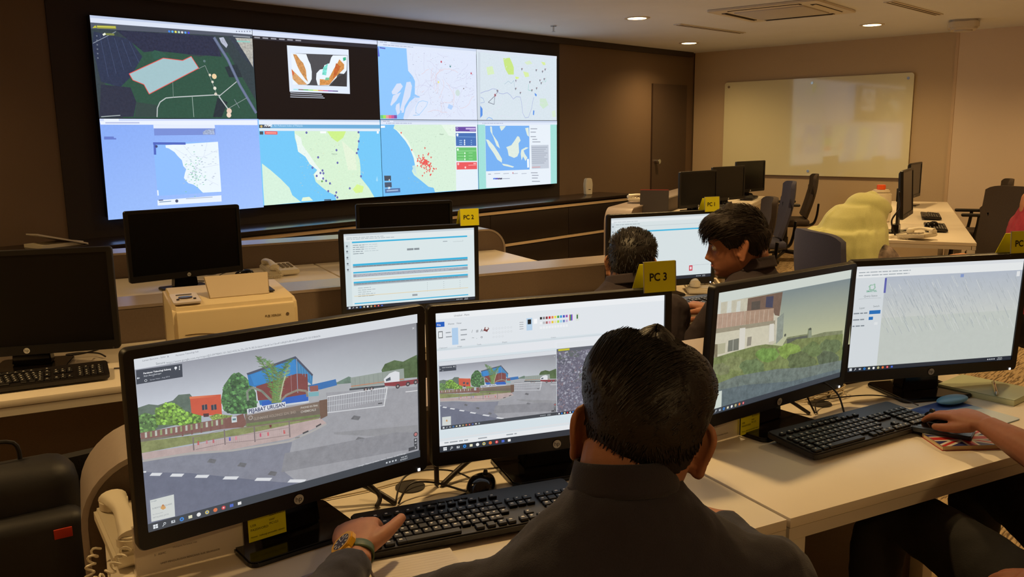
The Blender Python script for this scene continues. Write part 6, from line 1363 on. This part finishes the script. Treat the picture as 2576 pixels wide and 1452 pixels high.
# -- man in profile with a full quiff
hd3=atd(1853,612,3.02)
P3_,B3_,S3_,M3_,t3,L3,F3,nb3=seated('person with thick dark hair in profile, looking left and speaking, in charcoal shirt',hd3,(122,8,-3),86,ST(2.14,2.20,0),ST(2.02,2.62,.765),ST(2.3,2.74,.76),sk2,m_navy2,dz=-.03,lean=.10,vox=.003)
def th3(th,z):
    a=angd(th); lim=interp([0,35,55,72,80,100,125,180],[.158,.155,.14,.108,.112,.100,.075,.055],a); d=z-lim
    if d<0: return 0
    return .0015+.012*sms(0,.06,d)+.014*sms(.14,.2,z)*sms(120,40,a)+.006*sms(.17,.22,z)
def comb3(th,z,p,t,rd):
    if z>.15: return (rd.uniform(-.3,.3),1.0,-.15),rd.uniform(.03,.05),rd.uniform(.0,.012)
    return (rd.uniform(-.1,.1),-.4,-1),rd.uniform(.015,.03),.003
add_hair(M3_,'hair',P3_,m_hair2,th3,2400,21,comb3,sw=.0008)
MB().tube([M3_@Vector((x,.0925-abs(x)*.35*abs(x)*20-.0,z)) for x,z in ((-.022,.046),(-.012,.0475),(0,.0485),(.012,.0475),(.022,.046))],[(.002,.002),(.004,.0036),(.0045,.004),(.004,.0036),(.002,.002)],n=8,sm=3).build('lips',mat('lips_dusky',rgb(150,84,72),.45),P3_)
collar(P3_,None,nb3+Vector((0,0,-.016)),L3,F3,.067,.034,m_navy2); rebase(P3_)
# -- woman in a pale green headscarf
hd4=atd(2178,548,4.12)
F4=mkF(-25); pel4=Vector((hd4.x,hd4.y,0))-F4*.20
m_scarf=mat('scarf_pale_green',rgb(196,196,132),.8,noise=.05,nscale=200,bump=.25,bscale=500,sheen=.3)
m_floral=mat('floral_black_white_cloth',rgb(120,104,96),.7,noise=.92,nscale=26)
L4=Vector((F4.y,-F4.x,0))
P4_,B4_,S4_,M4_,t4,L4,F4,nb4=seated('woman in a pale green headscarf and patterned sleeves, facing away to the right',hd4,(-22,14,4),-25,pel4,pel4+F4*.50-L4*.12+Vector((0,0,.72)),pel4+F4*.50+L4*.16+Vector((0,0,.72)),sk3,m_floral,dz=-.02,lean=.15,vox=.005,brow=False)
P4_['label']='person in a pale green headscarf and patterned sleeves, facing away to the right'
sc=MB()
cap=MB(); cap.grid(lambda u,v: headpt(2*PI*u,zmap(.02+.98*v)*.9999,.020 if angd(2*PI*u)>62 or zmap(.02+.98*v)>.165 else -.012,face=False)+Vector((0,0,-.004)),60,50,True)
bmesh.ops.holes_fill(cap.bm,edges=[e for e in cap.bm.edges if e.is_boundary],sides=0); cap.xf(M4_); sc.add(cap.bm)
hc=M4_@Vector((0,-.03,.08)); nb=nb4
b_=lambda dx,dy,z:Vector((nb.x,nb.y,0))+F4*dx+L4*dy+Vector((0,0,z))
SEC=[(b_(-.10,0,.70),.20,.13,.15),(b_(-.10,0,.80),.215,.15,.16),(b_(-.08,0,.88),.212,.16,.18),(b_(-.06,0,.95),.19,.15,.205),(b_(-.03,0,1.01),.165,.125,.225),(hc+Vector((0,0,-.02)),.142,.105,.205),(hc+Vector((0,0,.04)),.118,.09,.172),(hc+Vector((0,0,.09)),.088,.06,.115)]
loft(sc,SEC,Lv=L4,Fv=F4,n=96,folds=.05,nf=8)
rd=random.Random(8)
for a0 in (35,58,80,102,125,150,172,196,220,245,270,292,318):
    P=[];a=R(a0); sl=rd.uniform(-.10,.10)
    for c,w,f,k in SEC[:rd.choice((6,7,8))]:
        a+=sl; x=math.sin(a)*w*.97; y=math.cos(a)*(f if math.cos(a)>0 else k)*.97; P.append(c+L4*x+F4*y)
    sc.tube(P,[rd.uniform(.012,.02)]*2+[.013]*(len(P)-3)+[.004],n=8,sm=4)
so4=sc.build('headscarf',m_scarf,P4_,ang=180); remesh(so4,.005,18,.6)
t_=bpy.data.textures.new('drape','CLOUDS'); t_.noise_scale=.10; t_.noise_depth=1
md=so4.modifiers.new('d','DISPLACE'); md.texture=t_; md.strength=.014; md.mid_level=.5
rebase(P4_)
# -- person in red at the right edge
hd5=atd(2614,425,4.2); hd5b=atd(2662,455,4.2); F5=mkF(120)
pel5=Vector((hd5.x,hd5.y,0))-mkF(120)*.05
m_red=mat('shirt_crimson',rgb(176,44,62),.75,noise=.08,nscale=200,bump=.3,bscale=400)
P5_=seated('person in crimson short-sleeved shirt cut off by the right edge, forearm resting forward',hd5b,(120,8,0),120,pel5,atd(2466,655,4.0),atd(2560,690,4.6),skinmat('skin_light_brown',rgb(206,142,96)),m_red,dz=.07,lean=.05,sl=-.10,vox=.006,noeyes=True)
add_hair(P5_[3],'hair',P5_[0],m_hair,th2,500,31,comb2,sw=.0012); rebase(P5_[0])
# -- person using the mouse at the right
wr6=onz(2484,1070,.797); hd6=ST(1.66,.86,1.16)
F6=mkF(66); L6=Vector((F6.y,-F6.x,0))
kk=onz(2398,1020,.812)
d6=(kk-wr6); d6.z=0; d6.normalize()
cc=ST(1.70,.70,0)
tor6=[(Vector((p.x,p.y,p.z-.02)),w,f,b) for p,w,f,b in trunk(ST(1.72,.66,0),ST(1.68,.84,0),STD)]
arms6=[dict(p=(ST(1.67,.82,.9)-L6*.175,ST(1.51,.78,.63),onz(2700,1500,.63)),d=VT*.9-US*.2,n=Vector((0,0,1)),side=1,sleeve=.9),
 dict(p=(ST(1.67,.82,.9)+L6*.175,ST(1.80,1.02,.775),wr6),d=d6,n=Vector((0,0,1))-L6*.10+d6*.12,side=-1,curl=(.30,.32,.36,.42),thumb=(.50,.75),sleeve=.12,size=1.0,tc=.35)]
P6_,B6_,S6_,M6_,t6=person('person at the right edge with the right hand on a mouse and black-clad legs',hd6,(66,10,0),(cc.x,cc.y,0),F6,tor6,arms6,skinmat('skin_deep_brown',rgb(150,96,70)),m_trou,m_trou,hips=ST(1.72,.66,.52),knees=(ST(1.66,1.30,.575),ST(2.02,1.32,.575)),feet=(ST(1.60,1.35,0),ST(2.05,1.36,0)),neckbase=tor6[-1][0],vox=.0035,noeyes=True)
add_hair(M6_,'hair',P6_,m_hair,th2,600,41,comb2,sw=.0012); rebase(P6_)
mh=onz(2366,1060,HDK+.018); mh.z=HDK+.0035
mouse(mh,math.atan2(d6.y,d6.x)-PI/2,'black mouse under the right hand on the blue mouse pad')
